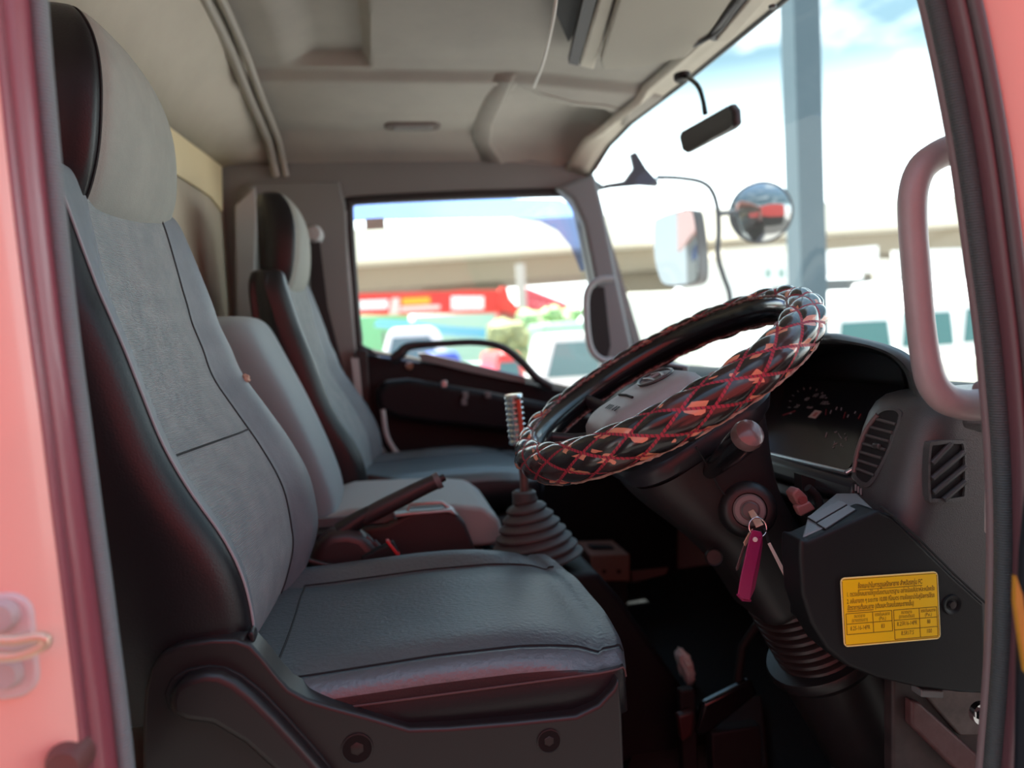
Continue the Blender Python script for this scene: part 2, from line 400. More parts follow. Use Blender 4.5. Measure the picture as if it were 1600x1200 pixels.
# ------------------------------------------------------------------ windscreen (window_2) and header
ws = thing('window_2', None, None, (.9, 1.5, .75), kind='structure')
def hdr(y, d=0): 
    return V((hdr_x(y)+d, y, interp(ZT, y)-.045))
def dsh(y): return V((interp([(.6, .80), (1.0, 1.0), (1.5, 1.06), (2.0, 1.02), (2.4, .90), (2.47, .87)], y), y, .73))
bm = bmesh.new()
ysw = [.66+i*(2.46-.66)/40 for i in range(41)]
loft(bm, [[hdr(y, .015) for y in ysw], [(hdr(y, .015)+dsh(y))/2+V((.02, 0, 0)) for y in ysw], [dsh(y) for y in ysw]], closed=False, cap=False)
link('pane', bm, glassmat('windscreen glass', (.97, 1, .99), .03), ws)
tube('window_frame', [hdr(y, .008)+V((0, 0, -.004)) for y in ysw], .009, rubber, ws, seg=8)
tube('pillar_seal', [hdr(2.455, .0), V((.765, 2.45, 1.22)), V((.815, 2.45, .98)), V((.865, 2.45, .78))], .012, rubber, ws, seg=8, smooth_n=5)
# header trim strip along the windscreen
bm = bmesh.new()
ra, rb, rc, rd = [], [], [], []
for y in ysw:
    h = hdr(y); x = h.x
    ra.append(V((x+.004, y, h.z-.002))); rb.append(V((x-.03, y, h.z+.004))); rc.append(V((x-.06, y, ceil_z(x-.06, y)-.012))); rd.append(V((x-.075, y, ceil_z(x-.075, y)-.004)))
loft(bm, [ra, rb, rc, rd], closed=False, cap=False)
o = link('trim_16', bm, liner_l); o['kind'] = 'structure'
sol = o.modifiers.new('s', 'SOLIDIFY'); sol.thickness = .006
# lowered panel of the headliner above the passenger
oc = thing('overhead_shelf', 'beige moulded overhead shelf above the passenger side of the windscreen', 'overhead shelf', PZ(850, 200, 1.46))
def hit_ceil(px, py, d=0.):
    for k in range(600):
        Y = 1.2+k*.0021; p = P(px, py, Y)
        if p.z >= ceil_z(p.x, Y)-d: return p
    return P(px, py, 2.458)
cols = [(((774, 116), (732, 210), (760, 264)), 0.), (((802, 116), (758, 212), (790, 264)), -.10), (((804, 117), (761, 212), (793, 264)), .0), (((850, 148), (824, 222), (828, 263)), .45),
        (((900, 162), (880, 218), (866, 262)), .9), (((945, 166), (928, 216), (888, 258)), 1.), (((970, 172), (950, 219), (900, 256)), .8), (((984, 180), (966, 222), (908, 254)), .0)]
rws = []
for k_, (pts, dep) in enumerate(cols):
    row = []
    for t_, sh_ in ((0, 0), (.06, .55), (.2, .95), (.4, 1.), (.6, 1.), (.8, .8), (.93, .4), (1, 0)):
        a, b, c_ = [V((q[0], q[1], 0)) for q in pts]
        q = a*(1-t_)**2+b*2*t_*(1-t_)*1.0+c_*t_**2 if 0 else (a.lerp(b, t_*2) if t_ < .5 else b.lerp(c_, t_*2-1))
        p = hit_ceil(q.x, q.y, .004 if k_ else .001)
        row.append(p+V((0, 0, .07*dep*sh_)))
    rws.append(row)
bm = bmesh.new(); loft(bm, rws, closed=False, cap=False)
o = link('shelf_panel', bm, liner, oc, angle=20, face=(0, 0, -1))
so_ = o.modifiers.new('s', 'SOLIDIFY'); so_.thickness = .005; so_.offset = -1
# opening of the pocket in the headliner
poly = [hit_ceil(*q) for q in ((803, 118), (850, 149), (900, 163), (945, 167), (983, 181), (966, 222), (906, 253), (866, 261), (793, 263), (760, 212))]
pc_ = sum(poly, V())/len(poly); poly = [pc_+(q-pc_)*.96 for q in poly]
def inside(x, y):
    c = False
    for a, b in zip(poly, poly[1:]+poly[:1]):
        if (a.y > y) != (b.y > y) and x < (b.x-a.x)*(y-a.y)/(b.y-a.y)+a.x: c = not c
    return c
ce = bpy.data.objects['ceiling']; bm = bmesh.new(); bm.from_mesh(ce.data)
bmesh.ops.delete(bm, geom=[f for f in bm.faces if all(inside(v.co.x, v.co.y) for v in f.verts)], context='FACES')
bm.to_mesh(ce.data); bm.free()
# dome lamp
dl = thing('dome_lamp', 'small oval dome lamp on the headliner above the passenger window', 'lamp', PZ(645, 200, 1.50))
p = PZ(645, 200, 1.505)
prism('lamp_housing', rrect(p, V((1, 0, 0)), V((0, 1, 0)), .085, .035, .03), (0, 0, .03), mk('brown grey lamp plastic', (.16, .13, .12), .5), dl, bevel=.006)
prism('lens', rrect(p+V((.0, -.004, -.004)), V((1, 0, 0)), V((0, 1, 0)), .06, .022, .018), (0, 0, .006), mk('smoked lamp lens', (.25, .24, .24), .2), dl, bevel=.002)
# overhead console parts above the driver
ov = thing('overhead_console', 'dark overhead tray with pale ribs above the driver, left of the visor', 'overhead console', PZ(905, 40, 1.5))
prism('tray', [PZ(862, -60, 1.53), PZ(868, 20, 1.53), PZ(888, 66, 1.53), PZ(905, 40, 1.53), PZ(935, -60, 1.53)], (0, 0, .015), black, ov)
prism('rib', [PZ(925, -60, 1.51), PZ(888, 100, 1.51), PZ(904, 104, 1.51), PZ(950, -60, 1.51)], (0, 0, .02), darkgrey, ov, bevel=.003)
prism('rib', [PZ(955, -60, 1.505), PZ(905, 104, 1.505), PZ(928, 110, 1.505), PZ(978, -60, 1.505)], (0, 0, .025), liner_l, ov, bevel=.006)
sv = thing('sun_visor', 'beige sun visor folded up above the driver', 'sun visor', PZ(1040, 60, 1.49))
prism('visor_board', [PZ(985, -60, 1.492), PZ(938, 96, 1.492), PZ(942, 110, 1.492), PZ(1010, 104, 1.492), PZ(1072, 90, 1.492), PZ(1090, 72, 1.492), PZ(1105, 58, 1.492), PZ(1185, -60, 1.492)], (0, 0, .022), mk('beige visor vinyl', (.43, .40, .34), .7, bump=('noise', 260, .25, .001)), sv, bevel=.006)
tube('pivot_rod', [PZ(1084, 70, 1.497), PZ(1100, 62, 1.49), PZ(1130, 40, 1.492), PZ(1180, -40, 1.494)], .006, darkgrey, sv, smooth_n=4)
prism('trim_17', [PZ(1118, 66, 1.482), PZ(1140, 66, 1.482), PZ(1250, -60, 1.482), PZ(1222, -60, 1.482)], (0, 0, .012), liner_l, bevel=.003)['kind'] = 'structure'
prism('trim_18', [PZ(1105, 62, 1.489), PZ(1118, 66, 1.489), PZ(1222, -60, 1.489), PZ(1200, -60, 1.489)], (0, 0, .012), darkgrey, bevel=.003)['kind'] = 'structure'
rev('trim_19', [(.001, -.002), (.007, -.002), (.008, .004)], PZ(1207, 12, 1.478), (0, 0, 1), darkgrey, seg=16)['kind'] = 'structure'
cd = tube('cord', [PZ(872, -30, 1.50), PZ(866, 20, 1.47), PZ(858, 60, 1.46), PZ(848, 100, 1.46), PZ(834, 136, 1.475)], .0035, mk('white cord', (.75, .74, .70), .6), loc=PZ(834, 136, 1.475), smooth_n=5, seg=8)
tag(cd, 'thin white cord hanging from the overhead tray to the shelf edge', 'cord')
# interior mirror
im = thing('rear_view_mirror', 'small dark rear view mirror hanging from the windscreen header', 'mirror', PX(1065, 125, .80))
mx = .78
tube('stem', [PX(1056, 124, mx), PX(1072, 121, mx), PX(1090, 134, mx), PX(1098, 155, mx), PX(1102, 178, mx)], [.006, .006, .006, .0055, .0065], gloss_black, im, smooth_n=5)
rev('stem_base', [(.001, -.004), (.016, -.004), (.020, .004), (.020, .012)], PX(1066, 126, mx)+V((0, 0, .004)), (0, 0, 1), black, im, seg=20, sx=1.2)
mp_ = [PX(1063, 206, mx), PX(1140, 163, mx+.02), PX(1147, 172, mx+.02), PX(1149, 196, mx+.02), PX(1142, 203, mx+.02), PX(1072, 240, mx), PX(1065, 236, mx), PX(1060, 214, mx)]
prism('mirror_housing', mp_, (.018, 0, .003), darkgrey, im, bevel=.006)
ctr = sum(mp_, V())/len(mp_)
prism('mirror_glass', [ctr+(q-ctr)*.93+V((-.0015, 0, 0)) for q in mp_], (.004, 0, 0), mk('dim mirror glass', (.10, .10, .105), .15, .9), im)
# seat belt of the passenger side
sb = thing('seat_belt', 'black seat belt hanging from its pillar anchor behind the passenger seat', 'seat belt', P(490, 366, YP-.06))
rev('belt_anchor', [(.001, -.02), (.02, -.018), (.03, 0), (.03, .03)], P(490, 366, YP-.07), (0, 1, 0), wallpale, sb, seg=20)
prism('webbing', PL([(482, 372), (499, 372), (512, 480), (535, 570), (545, 640), (520, 640), (500, 560), (486, 470)], YP-.075), (0, .004, 0), mk('black webbing', (.02, .02, .022), .7), sb)

# ------------------------------------------------------------------ driver door opening: pillars, seals, handle
YD = .68
SL = [(38, -430), (45, -250), (52, -80), (60, 0), (66, 80), (73, 160), (82, 260), (96, 400), (112, 540), (128, 660), (145, 790), (160, 900), (173, 1000), (186, 1100), (197, 1200), (206, 1300)]
def off(l, d): return [(a+d, b) for a, b in l]
tube('trim_20', PL(SL, YD), .0088, rubgrey, smooth_n=4, upv=(0, 1, 0), flat=.8)['kind'] = 'structure'
# painted flange between seal and outer skin, then the outer skin of the B pillar
def ribbon(name, la, lb, Ya, Yb, mat, thick=.006):
    bm = bmesh.new()
    a = cr_pts(PL(la, Ya), 5); b = cr_pts(PL(lb, Yb), 5); m_ = [(p+q)/2 for p, q in zip(a, b)]
    loft(bm, [a, m_, b], closed=False, cap=False)
    o = link(name, bm, mat); o['kind'] = 'structure'
    s = o.modifiers.new('s', 'SOLIDIFY'); s.thickness = thick; s.offset = 0
    return o
lim = [(a-60+interp([(0, 0), (600, 10), (1200, 4)], b), b) for a, b in SL]
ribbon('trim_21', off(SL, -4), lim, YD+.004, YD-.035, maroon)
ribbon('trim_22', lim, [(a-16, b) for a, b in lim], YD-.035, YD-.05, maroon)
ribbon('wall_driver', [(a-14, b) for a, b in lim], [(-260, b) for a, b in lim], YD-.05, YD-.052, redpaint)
# seat-side return of the pillar inside the seal
ribbon('trim_23', off(SL, 2), off(SL, -40), YD+.006, YD+.10, rubber)
st = thing('door_striker', 'worn brass coloured latch striker loop on the brightly lit red door pillar', 'door striker', P(20, 1010, YD-.06))
bm = bmesh.new()
prism_bm(bm, rrect(P(6, 1012, YD-.058), V((1, 0, 0)), V((0, 0, 1)), .022, .042, .018), (0, .008, 0))
link('striker_plate', bm, mk('pinkish plate paint', (.62, .48, .48), .45), st, bevel=.003)
tube('striker_loop', PL([(-5, 1026), (30, 1024), (66, 1010), (72, 1000), (60, 995), (25, 1000), (-5, 1000)], YD-.075), .0042, brass, st, smooth_n=5)
for a, b in ((2, 962), (8, 1052)):
    rev('bolt', [(.001, -.006), (.010, -.006), (.013, 0), (.013, .004)], P(a, b, YD-.06), (0, 1, 0), mk('pinkish bolt', (.48, .38, .38), .4), st, seg=18)
bmp = rev('door_bumper', [(.001, -.02), (.012, -.019), (.016, -.010), (.017, .004)], P(112, 1180, YD-.045), (0, 1, 0), mk('brown rubber', (.14, .05, .045), .5), loc=P(112, 1180, YD-.045), seg=20)
tag(bmp, 'round brown rubber buffer at the foot of the rear door pillar', 'buffer')

SR = [(1330, -430), (1392, -250), (1440, -80), (1462, 0), (1480, 80), (1496, 160), (1512, 250), (1525, 340), (1537, 430), (1549, 520), (1558, 610), (1566, 720), (1569, 850), (1566, 1000), (1560, 1100), (1552, 1200), (1545, 1300)]
tube('trim_24', PL(SR, YD), .0098, mk('dark ribbed door rubber', (.085, .088, .09), .5, bump=('Z', 110, .8, .002)), smooth_n=4, upv=(0, 1, 0))['kind'] = 'structure'
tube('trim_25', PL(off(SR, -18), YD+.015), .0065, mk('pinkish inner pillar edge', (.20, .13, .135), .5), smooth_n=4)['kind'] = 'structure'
rim = [(a+interp([(-430, 54), (-80, 48), (600, 40), (1200, 34)], b), b) for a, b in SR]
rim2 = [(a+14, b) for a, b in rim]
ribbon('trim_26', off(SR, 6), rim, YD+.002, YD-.03, mk('dusky shaded red paint', (.13, .05, .06), .4))  # cab red again, darkened here for the shade on this flange
tube('trim_27', PL(rim2, YD-.035), .0065, mk('dusky pillar rubber', (.09, .065, .07), .5), smooth_n=4)['kind'] = 'structure'
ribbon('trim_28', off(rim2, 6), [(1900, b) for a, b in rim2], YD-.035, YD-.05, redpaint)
# inner return of the A pillar toward the windscreen corner
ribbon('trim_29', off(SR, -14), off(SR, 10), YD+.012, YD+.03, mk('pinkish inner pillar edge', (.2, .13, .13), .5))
gh = thing('assist_grip', 'dusty pink-grey assist grip on the near windscreen pillar', 'handle', P(1545, 640, .745))
gp = [(1552, 232), (1530, 229), (1500, 231), (1468, 241), (1440, 263), (1427, 300), (1426, 350), (1432, 430), (1438, 500), (1446, 560), (1456, 598), (1476, 622), (1505, 632), (1535, 632), (1556, 628)]
tube('grip', PL(gp, .745), [.019, .0185, .0175, .0165, .016, .0155, .0150, .015, .015, .0155, .0165, .0175, .018, .019, .020], pinkpl, gh, smooth_n=5, seg=18)
for a, b in ((1553, 232), (1557, 628)):
    prism('mount', rrect(P(a, b, .735), V((1, 0, 0)), V((0, 0, 1)), .012, .024, .01), (0, .025, 0), pinkpl, gh, bevel=.004)
# open driver door seen edge-on outside the front pillar
dd = thing('door_2', None, None, P(1610, 1100, .56), kind='structure')
prism('door_panel', PL([(1598, 700), (1640, 660), (1900, 640), (1900, 1320), (1572, 1320), (1576, 1000), (1580, 860), (1588, 780)], .575), (0, -.05, 0), mk('dark blue black door card', (.010, .012, .018), .5), dd, bevel=.012)
prism('yellow_stripe', PL([(1588, 900), (1598, 930), (1608, 1000), (1612, 1060), (1603, 1050), (1594, 990), (1587, 940)], .524), (0, .004, 0), mk('dull yellow', (.42, .19, .015), .5), dd)  # dull yellow wedge on the door card
# kick panel and body metal under the dash end
prism('wall_kick', PL([(1395, 1040), (1545, 1040), (1552, 1320), (1395, 1320)], .86), (0, .02, 0), mk('maroon kick panel', (.016, .009, .010), .6, var=(18, .7, (.05, .03, .03))), bevel=.004)['kind'] = 'structure'
prism('trim_30', PL([(1425, 1095), (1440, 1100), (1545, 1195), (1545, 1240), (1490, 1200), (1425, 1135)], .845), (0, .016, 0), mk('red brown sill paint', (.075, .026, .028), .55, var=(40, .7, (.12, .06, .06))), bevel=.004)['kind'] = 'structure'
prism('trim_31', PL([(1440, 1078), (1536, 1078), (1540, 1150), (1500, 1150), (1465, 1110)], .852), (0, .012, 0), mk('bare pinkish metal', (.10, .078, .072), .5, var=(20, .8, (.03, .02, .02))), bevel=.003)['kind'] = 'structure'
prism('trim_32', PL([(1537, 690), (1550, 640), (1560, 640), (1556, 845), (1536, 832)], .765), (0, -.02, 0), mk('pale pink painted metal', (.62, .48, .47), .45), bevel=.003)['kind'] = 'structure'
pb = thing('pillar_bolt', 'silver bolt with washer on the metal below the dash end', 'bolt', P(1530, 1112, .80))
rev('washer', [(.001, -.004), (.014, -.004), (.014, .004)], P(1532, 1114, .80), (0, 1, 0), chrome, pb, seg=24)
rev('bolt_head', [(.001, -.012), (.007, -.012), (.008, -.004), (.008, 0)], P(1527, 1113, .80), (0, 1, 0), chrome, pb, seg=6)
tube('wire', PL([(1531, 1122), (1534, 1140), (1537, 1152), (1544, 1151)], .80), .0016, black, pb, seg=6)
# ================================================================== seats
stitch_m = mk('pale stitching', (.30, .30, .32), .7)
seam_m = mk('dark seam', (.010, .010, .011), .7)
piping_m = mk('black piping', (.02, .021, .024), .4)
bolster_m = mk('blue grey bolster vinyl', (.14, .165, .185), .52, bump=('noise', 330, .5, .0008), var=(18, .5, (.20, .225, .24)))
BK = [  # z, near bolster front x, far bolster front x, y0, y1, x of the back
    (1.083, -.372, -.352, .905, 1.285, -.405), (1.079, -.350, -.325, .885, 1.305, -.415), (1.068, -.338, -.312, .865, 1.32, -.425), (1.03, -.328, -.299, .853, 1.33, -.43),
    (.94, -.304, -.272, .850, 1.335, -.425), (.90, -.291, -.262, .848, 1.335, -.42), (.86, -.278, -.247, .847, 1.337, -.42), (.815, -.265, -.232, .846, 1.34, -.415),
    (.755, -.247, -.197, .845, 1.345, -.41), (.70, -.223, -.165, .845, 1.348, -.40), (.64, -.190, -.138, .845, 1.35, -.39), (.59, -.172, -.128, .845, 1.35, -.38),
    (.535, -.165, -.127, .846, 1.348, -.37), (.48, -.170, -.147, .852, 1.335, -.36), (.44, -.185, -.170, .86, 1.32, -.35)]
HR = [  # z, front x, y0, y1, back x
    (1.015, -.345, .955, 1.28, -.425), (1.05, -.320, .945, 1.296, -.435), (1.10, -.303, .94, 1.302, -.44), (1.16, -.296, .943, 1.292, -.442), (1.205, -.297, .95, 1.275, -.442),
    (1.24, -.305, .962, 1.252, -.44), (1.268, -.320, .978, 1.222, -.435), (1.287, -.340, 1.0, 1.185, -.425), (1.296, -.37, 1.04, 1.13, -.40)]
def seat_levels(tab, n):
    cols = list(zip(*tab)); pts = [cr_pts([V((q, 0, 0)) for q in c], n) for c in cols]
    return [[c[i].x for c in pts] for i in range(len(pts[0]))]
def make_seat(name, label, loc, dx=0, dy=0, dzb=0, dzc=0, near=True, group=None, thin=1.):
    root = thing(name, label, 'seat', loc, group)
    def T(x, y, z, dz): return V((x+dx, y+dy, z+dz))
    # ---- backrest
    lev = seat_levels(BK, 6); SUBN = 5; rings = []; marks = []
    for z, xn, xf, y0, y1, xb in lev:
        k = interp([(.42, .6), (.56, 1.), (.8, .9), (.95, .55), (1.04, .2), (1.09, .05)], z)
        w_ = y1-y0
        L = lambda y: xn+(xf-xn)*sstep(0, 1, (y-y0)/w_)
        d = min(1, (L(y0)-xb)/.09)
        def q(x, y): return V((x, y, z))
        ctrl = [q(xb+.01*d, y0+.05), q(xb+.035*d, y0+.012), q(xb+.06*d, y0+.001), q(L(y0)-.045*d, y0-.002), q(L(y0)-.012*d, y0+.008), q(L(y0+.028), y0+.028),
                q(L(y0+.06)-.004*k, y0+.062), q(L(y0+.09)-.022*k, y0+.092), q(L(y0+.11)-.031*k, y0+.112), q(L(y0+.16)-.030*k, y0+.165),
                q(L((y0+y1)/2)-.030*k, (y0+y1)/2),
                q(L(y1-.16)-.030*k, y1-.165), q(L(y1-.11)-.031*k, y1-.112), q(L(y1-.09)-.022*k, y1-.092), q(L(y1-.06)-.004*k, y1-.062),
                q(L(y1-.028), y1-.028), q(L(y1)-.012*d, y1-.008), q(L(y1)-.045*d, y1+.002), q(xb+.06*d, y1-.001), q(xb+.035*d, y1-.012), q(xb+.01*d, y1-.05)]
        r = cr_pts(ctrl, SUBN, True)
        rings.append([T(p.x, p.y, p.z, dzb) for p in r])
    a, b = 5*SUBN, 15*SUBN
    bm = bmesh.new(); loft(bm, rings, mats=lambda i, j: 0 if not a <= j < b else (1 if 8*SUBN <= j < 12*SUBN else 2))
    back = link('backrest', bm, [leatherside, cloth, bolster_m], root, angle=60)
    if near:
        tube('stitching', [r[a]+V((.0012, 0, .0)) for r in rings[6:80]], .0016, stitch_m, back, seg=6)
        for idx, i0 in ((8*SUBN, 48), (12*SUBN, 12)):
            tube('seam', [r[idx]+V((.0006, 0, 0)) for r in rings[i0:-3]], .0016, seam_m, back, seg=6)
        lv = min(range(len(lev)), key=lambda i: abs(lev[i][0]-.725))
        tube('seam', [rings[lv][j]+V((.0006, 0, 0)) for j in range(8*SUBN, 12*SUBN+1)], .0016, seam_m, back, seg=6)
        lv = min(range(len(lev)), key=lambda i: abs(lev[i][0]-1.062))
        # worn patch of foam at the far bolster
        lv = min(range(len(lev)), key=lambda i: abs(lev[i][0]-.805))
        p = rings[lv][15*SUBN-2]
        bm = bmesh.new(); bmesh.ops.create_icosphere(bm, subdivisions=3, radius=.011, matrix=Matrix.Translation(p+V((.0, .008, 0))) @ Matrix.Diagonal((.7, 1.0, .75, 1)))
        for v in bm.verts: v.co += V((random.uniform(-1, 1), random.uniform(-1, 1), random.uniform(-1, 1)))*.0015
        link('torn_patch', bm, mk('torn foam', (.55, .36, .27), .9, var=(120, .7, (.28, .17, .13))), back)
    # ---- head restraint
    lv2 = seat_levels(HR, 6); rings = []
    for z, xf, y0, y1, xb in lv2:
        xb = xf-(xf-xb)*thin; w_ = y1-y0; d = min(1, w_/.30); t = (xf-xb)
        q = lambda x, y: V((x, y, z))
        ctrl = [q(xb, y0+.07*d), q(xb+.012, y0+.03*d), q(xb+.35*t, y0+.002), q(xf-.35*t, y0), q(xf-.12*t, y0+.008*d), q(xf-.012*d, y0+.022*d), q(xf, y0+.05*d), q(xf+.006*d, (y0+y1)/2),
                q(xf, y1-.05*d), q(xf-.012*d, y1-.022*d), q(xf-.12*t, y1-.008*d), q(xf-.35*t, y1), q(xb+.35*t, y1-.002), q(xb+.012, y1-.03*d), q(xb, y1-.07*d)]
        rings.append([T(p.x, p.y, p.z, dzb) for p in cr_pts(ctrl, SUBN, True)])
    a, b = 5*SUBN, 9*SUBN
    bm = bmesh.new(); loft(bm, rings, mats=lambda i, j: 1 if a <= j < b else 0)
    hd = link('headrest', bm, [leatherside, clothdk], root, angle=60)
    if near:
        tube('seam', [r[a]+V((.0008, -.0004, 0)) for r in rings[3:-2]], .0016, seam_m, hd, seg=6)
    # ---- cushion
    def xfront(y):
        s = (y-1.09)/.25; return .305-.038*abs(s)**3.2
    ZTOP = [(-.20, .466), (-.13, .464), (.06, .470), (.18, .468), (.24, .459), (.275, .446)]
    tt = [0, .06, .12, .2, .3, .4, .5, .6, .7, .78, .85, .90]
    st_ = [('a', t) for t in tt]+[('b', a) for a in (12, 25, 38, 52, 66, 78, 90)]+[('c', .42), ('c', .39)]
    rings = []
    for kind, val in st_:
        y0, y1 = .85, 1.335
        def X(y):
            xf = xfront(y)
            if kind == 'a': return -.21+(xf-.036+.21)*val/.9
            if kind == 'b': return xf-.036+.036*sin(radians(val))
            return xf+(.0 if val > .4 else -.006)
        cap_ = 9. if kind == 'a' else (.468-.045*(1-cos(radians(val))) if kind == 'b' else val)
        xm = X(1.09); zt = interp(ZTOP, xm)
        if kind == 'b': zt = interp(ZTOP, .26)
        cush = .006*sin(pi*min(1, max(0, (xm+.2)/.5)))
        raw = [(y0+.012, .372), (y0+.001, .392), (y0-.004, .415), (y0-.001, .437), (y0+.006, zt-.010), (y0+.022, zt+.001), (y0+.036, zt-.002), (y0+.075, zt+.001+cush), (y0+.16, zt-.002+cush), (1.09, zt-.004+cush),
               (y1-.17, zt-.003+cush), (y1-.11, zt-.006), (y1-.092, zt-.005), (y1-.055, zt+.012*(1-sstep(.10, .27, xm))), (y1-.02, zt+.004*(1-sstep(.10, .27, xm))), (y1-.002, zt-.02), (y1+.002, .43), (y1-.002, .40), (y1-.012, .372)]
        sh = 0 if kind == 'a' else (.012*(1-cos(radians(val))) if kind == 'b' else .014)
        ctrl = []
        for y, z in raw:
            yy = 1.09+(y-1.09)*(1-sh/.25)
            z2 = min(z, cap_+ (z-zt)*.6 if z > zt-.01 else cap_)
            ctrl.append(V((X(yy), yy, z2)))
        rings.append([T(p.x, p.y, p.z, dzc) for p in cr_pts(ctrl, 4)])
    bm = bmesh.new(); vs = loft(bm, rings, closed=False, cap=False, mats=lambda i, j: 1 if (j < 14 or j > 64) else 0)
    # close the ends and the underside
    for r in (vs[0], vs[-1]): bm.faces.new(r)
    for i in range(len(vs)-1): bm.faces.new((vs[i][0], vs[i+1][0], vs[i+1][-1], vs[i][-1]))
    cu = link('seat_cushion', bm, [leather, leatherside], root, angle=60)
    if near:
        up_ = V((0, 0, .0008))
        tube('seam', cr_pts([rings[i][6*4]+up_ for i in range(2, 17)], 3), .0014, seam_m, cu, seg=6)
        tube('seam', cr_pts([rings[i][12*4]+up_ for i in range(2, 14)], 3), .0014, seam_m, cu, seg=6)
        tube('seam', [p+up_ for p in rings[2][6*4:12*4+1]], .0014, seam_m, cu, seg=6)
        tube('stitching', cr_pts([rings[i][3*4]+V((.0, -.0012, 0)) for i in range(2, 19)], 3), .0013, mk('dark red brown stitching', (.10, .05, .05), .7), cu, seg=6)
    return root, T
seat, T0 = make_seat('driver_seat', 'driver seat nearest the open door, grey ribbed cloth back, black leatherette cushion', (-.05, 1.09, .0))
# plastic side shield of the driver seat with lever and two bolt recesses
sh = [(222, 1300), (222, 1120), (226, 1075), (234, 1045), (252, 1020), (285, 1006), (330, 999), (368, 999), (392, 1008), (412, 1030), (432, 1056), (452, 1078), (480, 1093), (520, 1105), (580, 1121), (640, 1139), (700, 1137), (800, 1129), (900, 1119), (935, 1102), (958, 1078), (968, 1060), (973, 1120), (976, 1200), (978, 1300)]
shp = PL(sh, .832)
prism('side_shield', shp, (0, .045, 0), plastic_s, seat, bevel=.010, segs=4)
bm = bmesh.new()
# wrap of the shield around the front of the seat
xr = shp[-4].x
ring = []
for z in (.385, .40, .2, .0):
    pass
front = [V((xr-.05, .838, 0)), V((xr-.014, .845, 0)), V((xr-.006, .87, 0)), V((xr, 1.0, 0)), V((xr, 1.15, 0)), V((xr-.006, 1.30, 0)), V((xr-.04, 1.345, 0)), V((-.25, 1.345, 0)), V((-.25, .87, 0)), V((xr-.06, .87, 0))]
prism_bm(bm, [p+V((0, 0, .0)) for p in front], (0, 0, .378))
link('seat_base', bm, black, seat, bevel=.008)
lv = [(264, 1118), (262, 1095), (270, 1073), (290, 1060), (320, 1052), (345, 1054), (368, 1066), (395, 1088), (430, 1122), (470, 1165), (510, 1210), (560, 1275), (470, 1290), (430, 1210), (380, 1165), (330, 1135), (290, 1130)]
lever = prism('recline_lever', PL(lv, .812), (0, .03, 0), plastic_s, seat, bevel=.009, segs=4)
gr = [(262, 1110), (256, 1085), (266, 1062), (292, 1046), (325, 1040), (352, 1043), (378, 1055), (410, 1080), (450, 1122), (500, 1178), (545, 1240), (535, 1250), (490, 1190), (440, 1135), (400, 1096), (372, 1074), (345, 1060), (318, 1058), (290, 1066), (272, 1082), (268, 1112)]
prism('lever_groove', PL(gr, .829), (0, .012, 0), black, seat, bevel=.002)
for a, b, r in ((558, 1170, .0165), (858, 1158, .0135)):
    c_ = P(a, b, .831)
    bm = bmesh.new()
    rev_bm(bm, [(r*1.10, .002), (r*1.08, -.0006), (r*1.0, -.0009), (r*.97, -.0002), (r*.9, .004)], c_, (0, 1, 0), 32)
    rec = link('bolt_recess', bm, plastic_s, seat)
    rev('recess_bottom', [(.0005, -.0004), (r*.98, -.0004), (r*.98, .004)], c_, (0, 1, 0), mk('recess shade', (.006, .003, .0035), .7, spec=.2), rec, seg=28)  # near-flush disc, its dark colour stands in for the hole's shade
    rev('bolt', [(.0005, -.0012), (r*.42, -.0012), (r*.48, -.0006), (r*.48, .003)], c_, (0, 1, 0), mk('dark bolt', (.014, .006, .006), .5), rec, seg=6)
# strap end at the corner of backrest and cushion
bm = bmesh.new(); prism_bm(bm, PL([(384, 992), (392, 985), (398, 992), (399, 1004), (391, 1006)], .843), (0, .02, 0))
link('corner_tab', bm, leatherside, seat, bevel=.003)

make_seat('passenger_seat', 'passenger seat by the far door, with tall head restraint and dark cushion', (.05, 2.10, .0), dx=.115, dy=.985, dzb=-.03, dzc=.045, near=False, thin=.75)
ps = [o for o in bpy.data.objects if o.name.startswith('passenger_seat')][0]
box('seat_base', (.13, 2.09, .20), (.42, .46, .40), plastic_s, ps, bevel=.02)
prism('side_shield', PL([(540, 770), (545, 740), (580, 742), (640, 752), (800, 756), (804, 790), (560, 800)], 1.86), (0, .02, 0), plastic_s, ps, bevel=.005)
# middle seat
ms = thing('middle_seat', 'low middle seat in plain grey cloth between the driver and passenger seats', 'seat', (0, 1.62, 0))
lev = [(.925, -.345, -.275), (.922, -.35, -.262), (.905, -.365, -.247), (.85, -.375, -.222), (.75, -.36, -.178), (.65, -.33, -.140), (.56, -.30, -.112), (.50, -.28, -.105)]
lv = seat_levels([(z, b, f) for z, b, f in lev], 4); rings = []
for i, (z, b, f) in enumerate(lv):
    y0, y1 = 1.505, 1.828; rr = .03
    e_ = interp([(.5, 0), (.88, 0), (.91, .012), (.925, .05)], z)
    y0 += e_; y1 -= e_
    rings.append(cr_pts([V((b, y0+rr, z)), V((b+.01, y0+.006, z)), V(((b+f)/2, y0, z)), V((f-.02, y0+.008, z)), V((f, y0+.04, z)), V((f+.004, (y0+y1)/2, z)), V((f, y1-.04, z)), V((f-.02, y1-.008, z)), V(((b+f)/2, y1, z)), V((b+.01, y1-.006, z)), V((b, y1-rr, z))], 4, True))
bm = bmesh.new(); loft(bm, rings); link('backrest', bm, mk('grey blue cloth', (.22, .275, .295), .75, sheen=.15), ms, angle=60)
bm = bmesh.new()
prism_bm(bm, [V((a, 1.505, b)) for a, b in ((-.14, .42), (-.14, .51), (-.08, .525), (.12, .517), (.19, .505), (.225, .475), (.232, .44), (.225, .42))], (0, .32, 0))
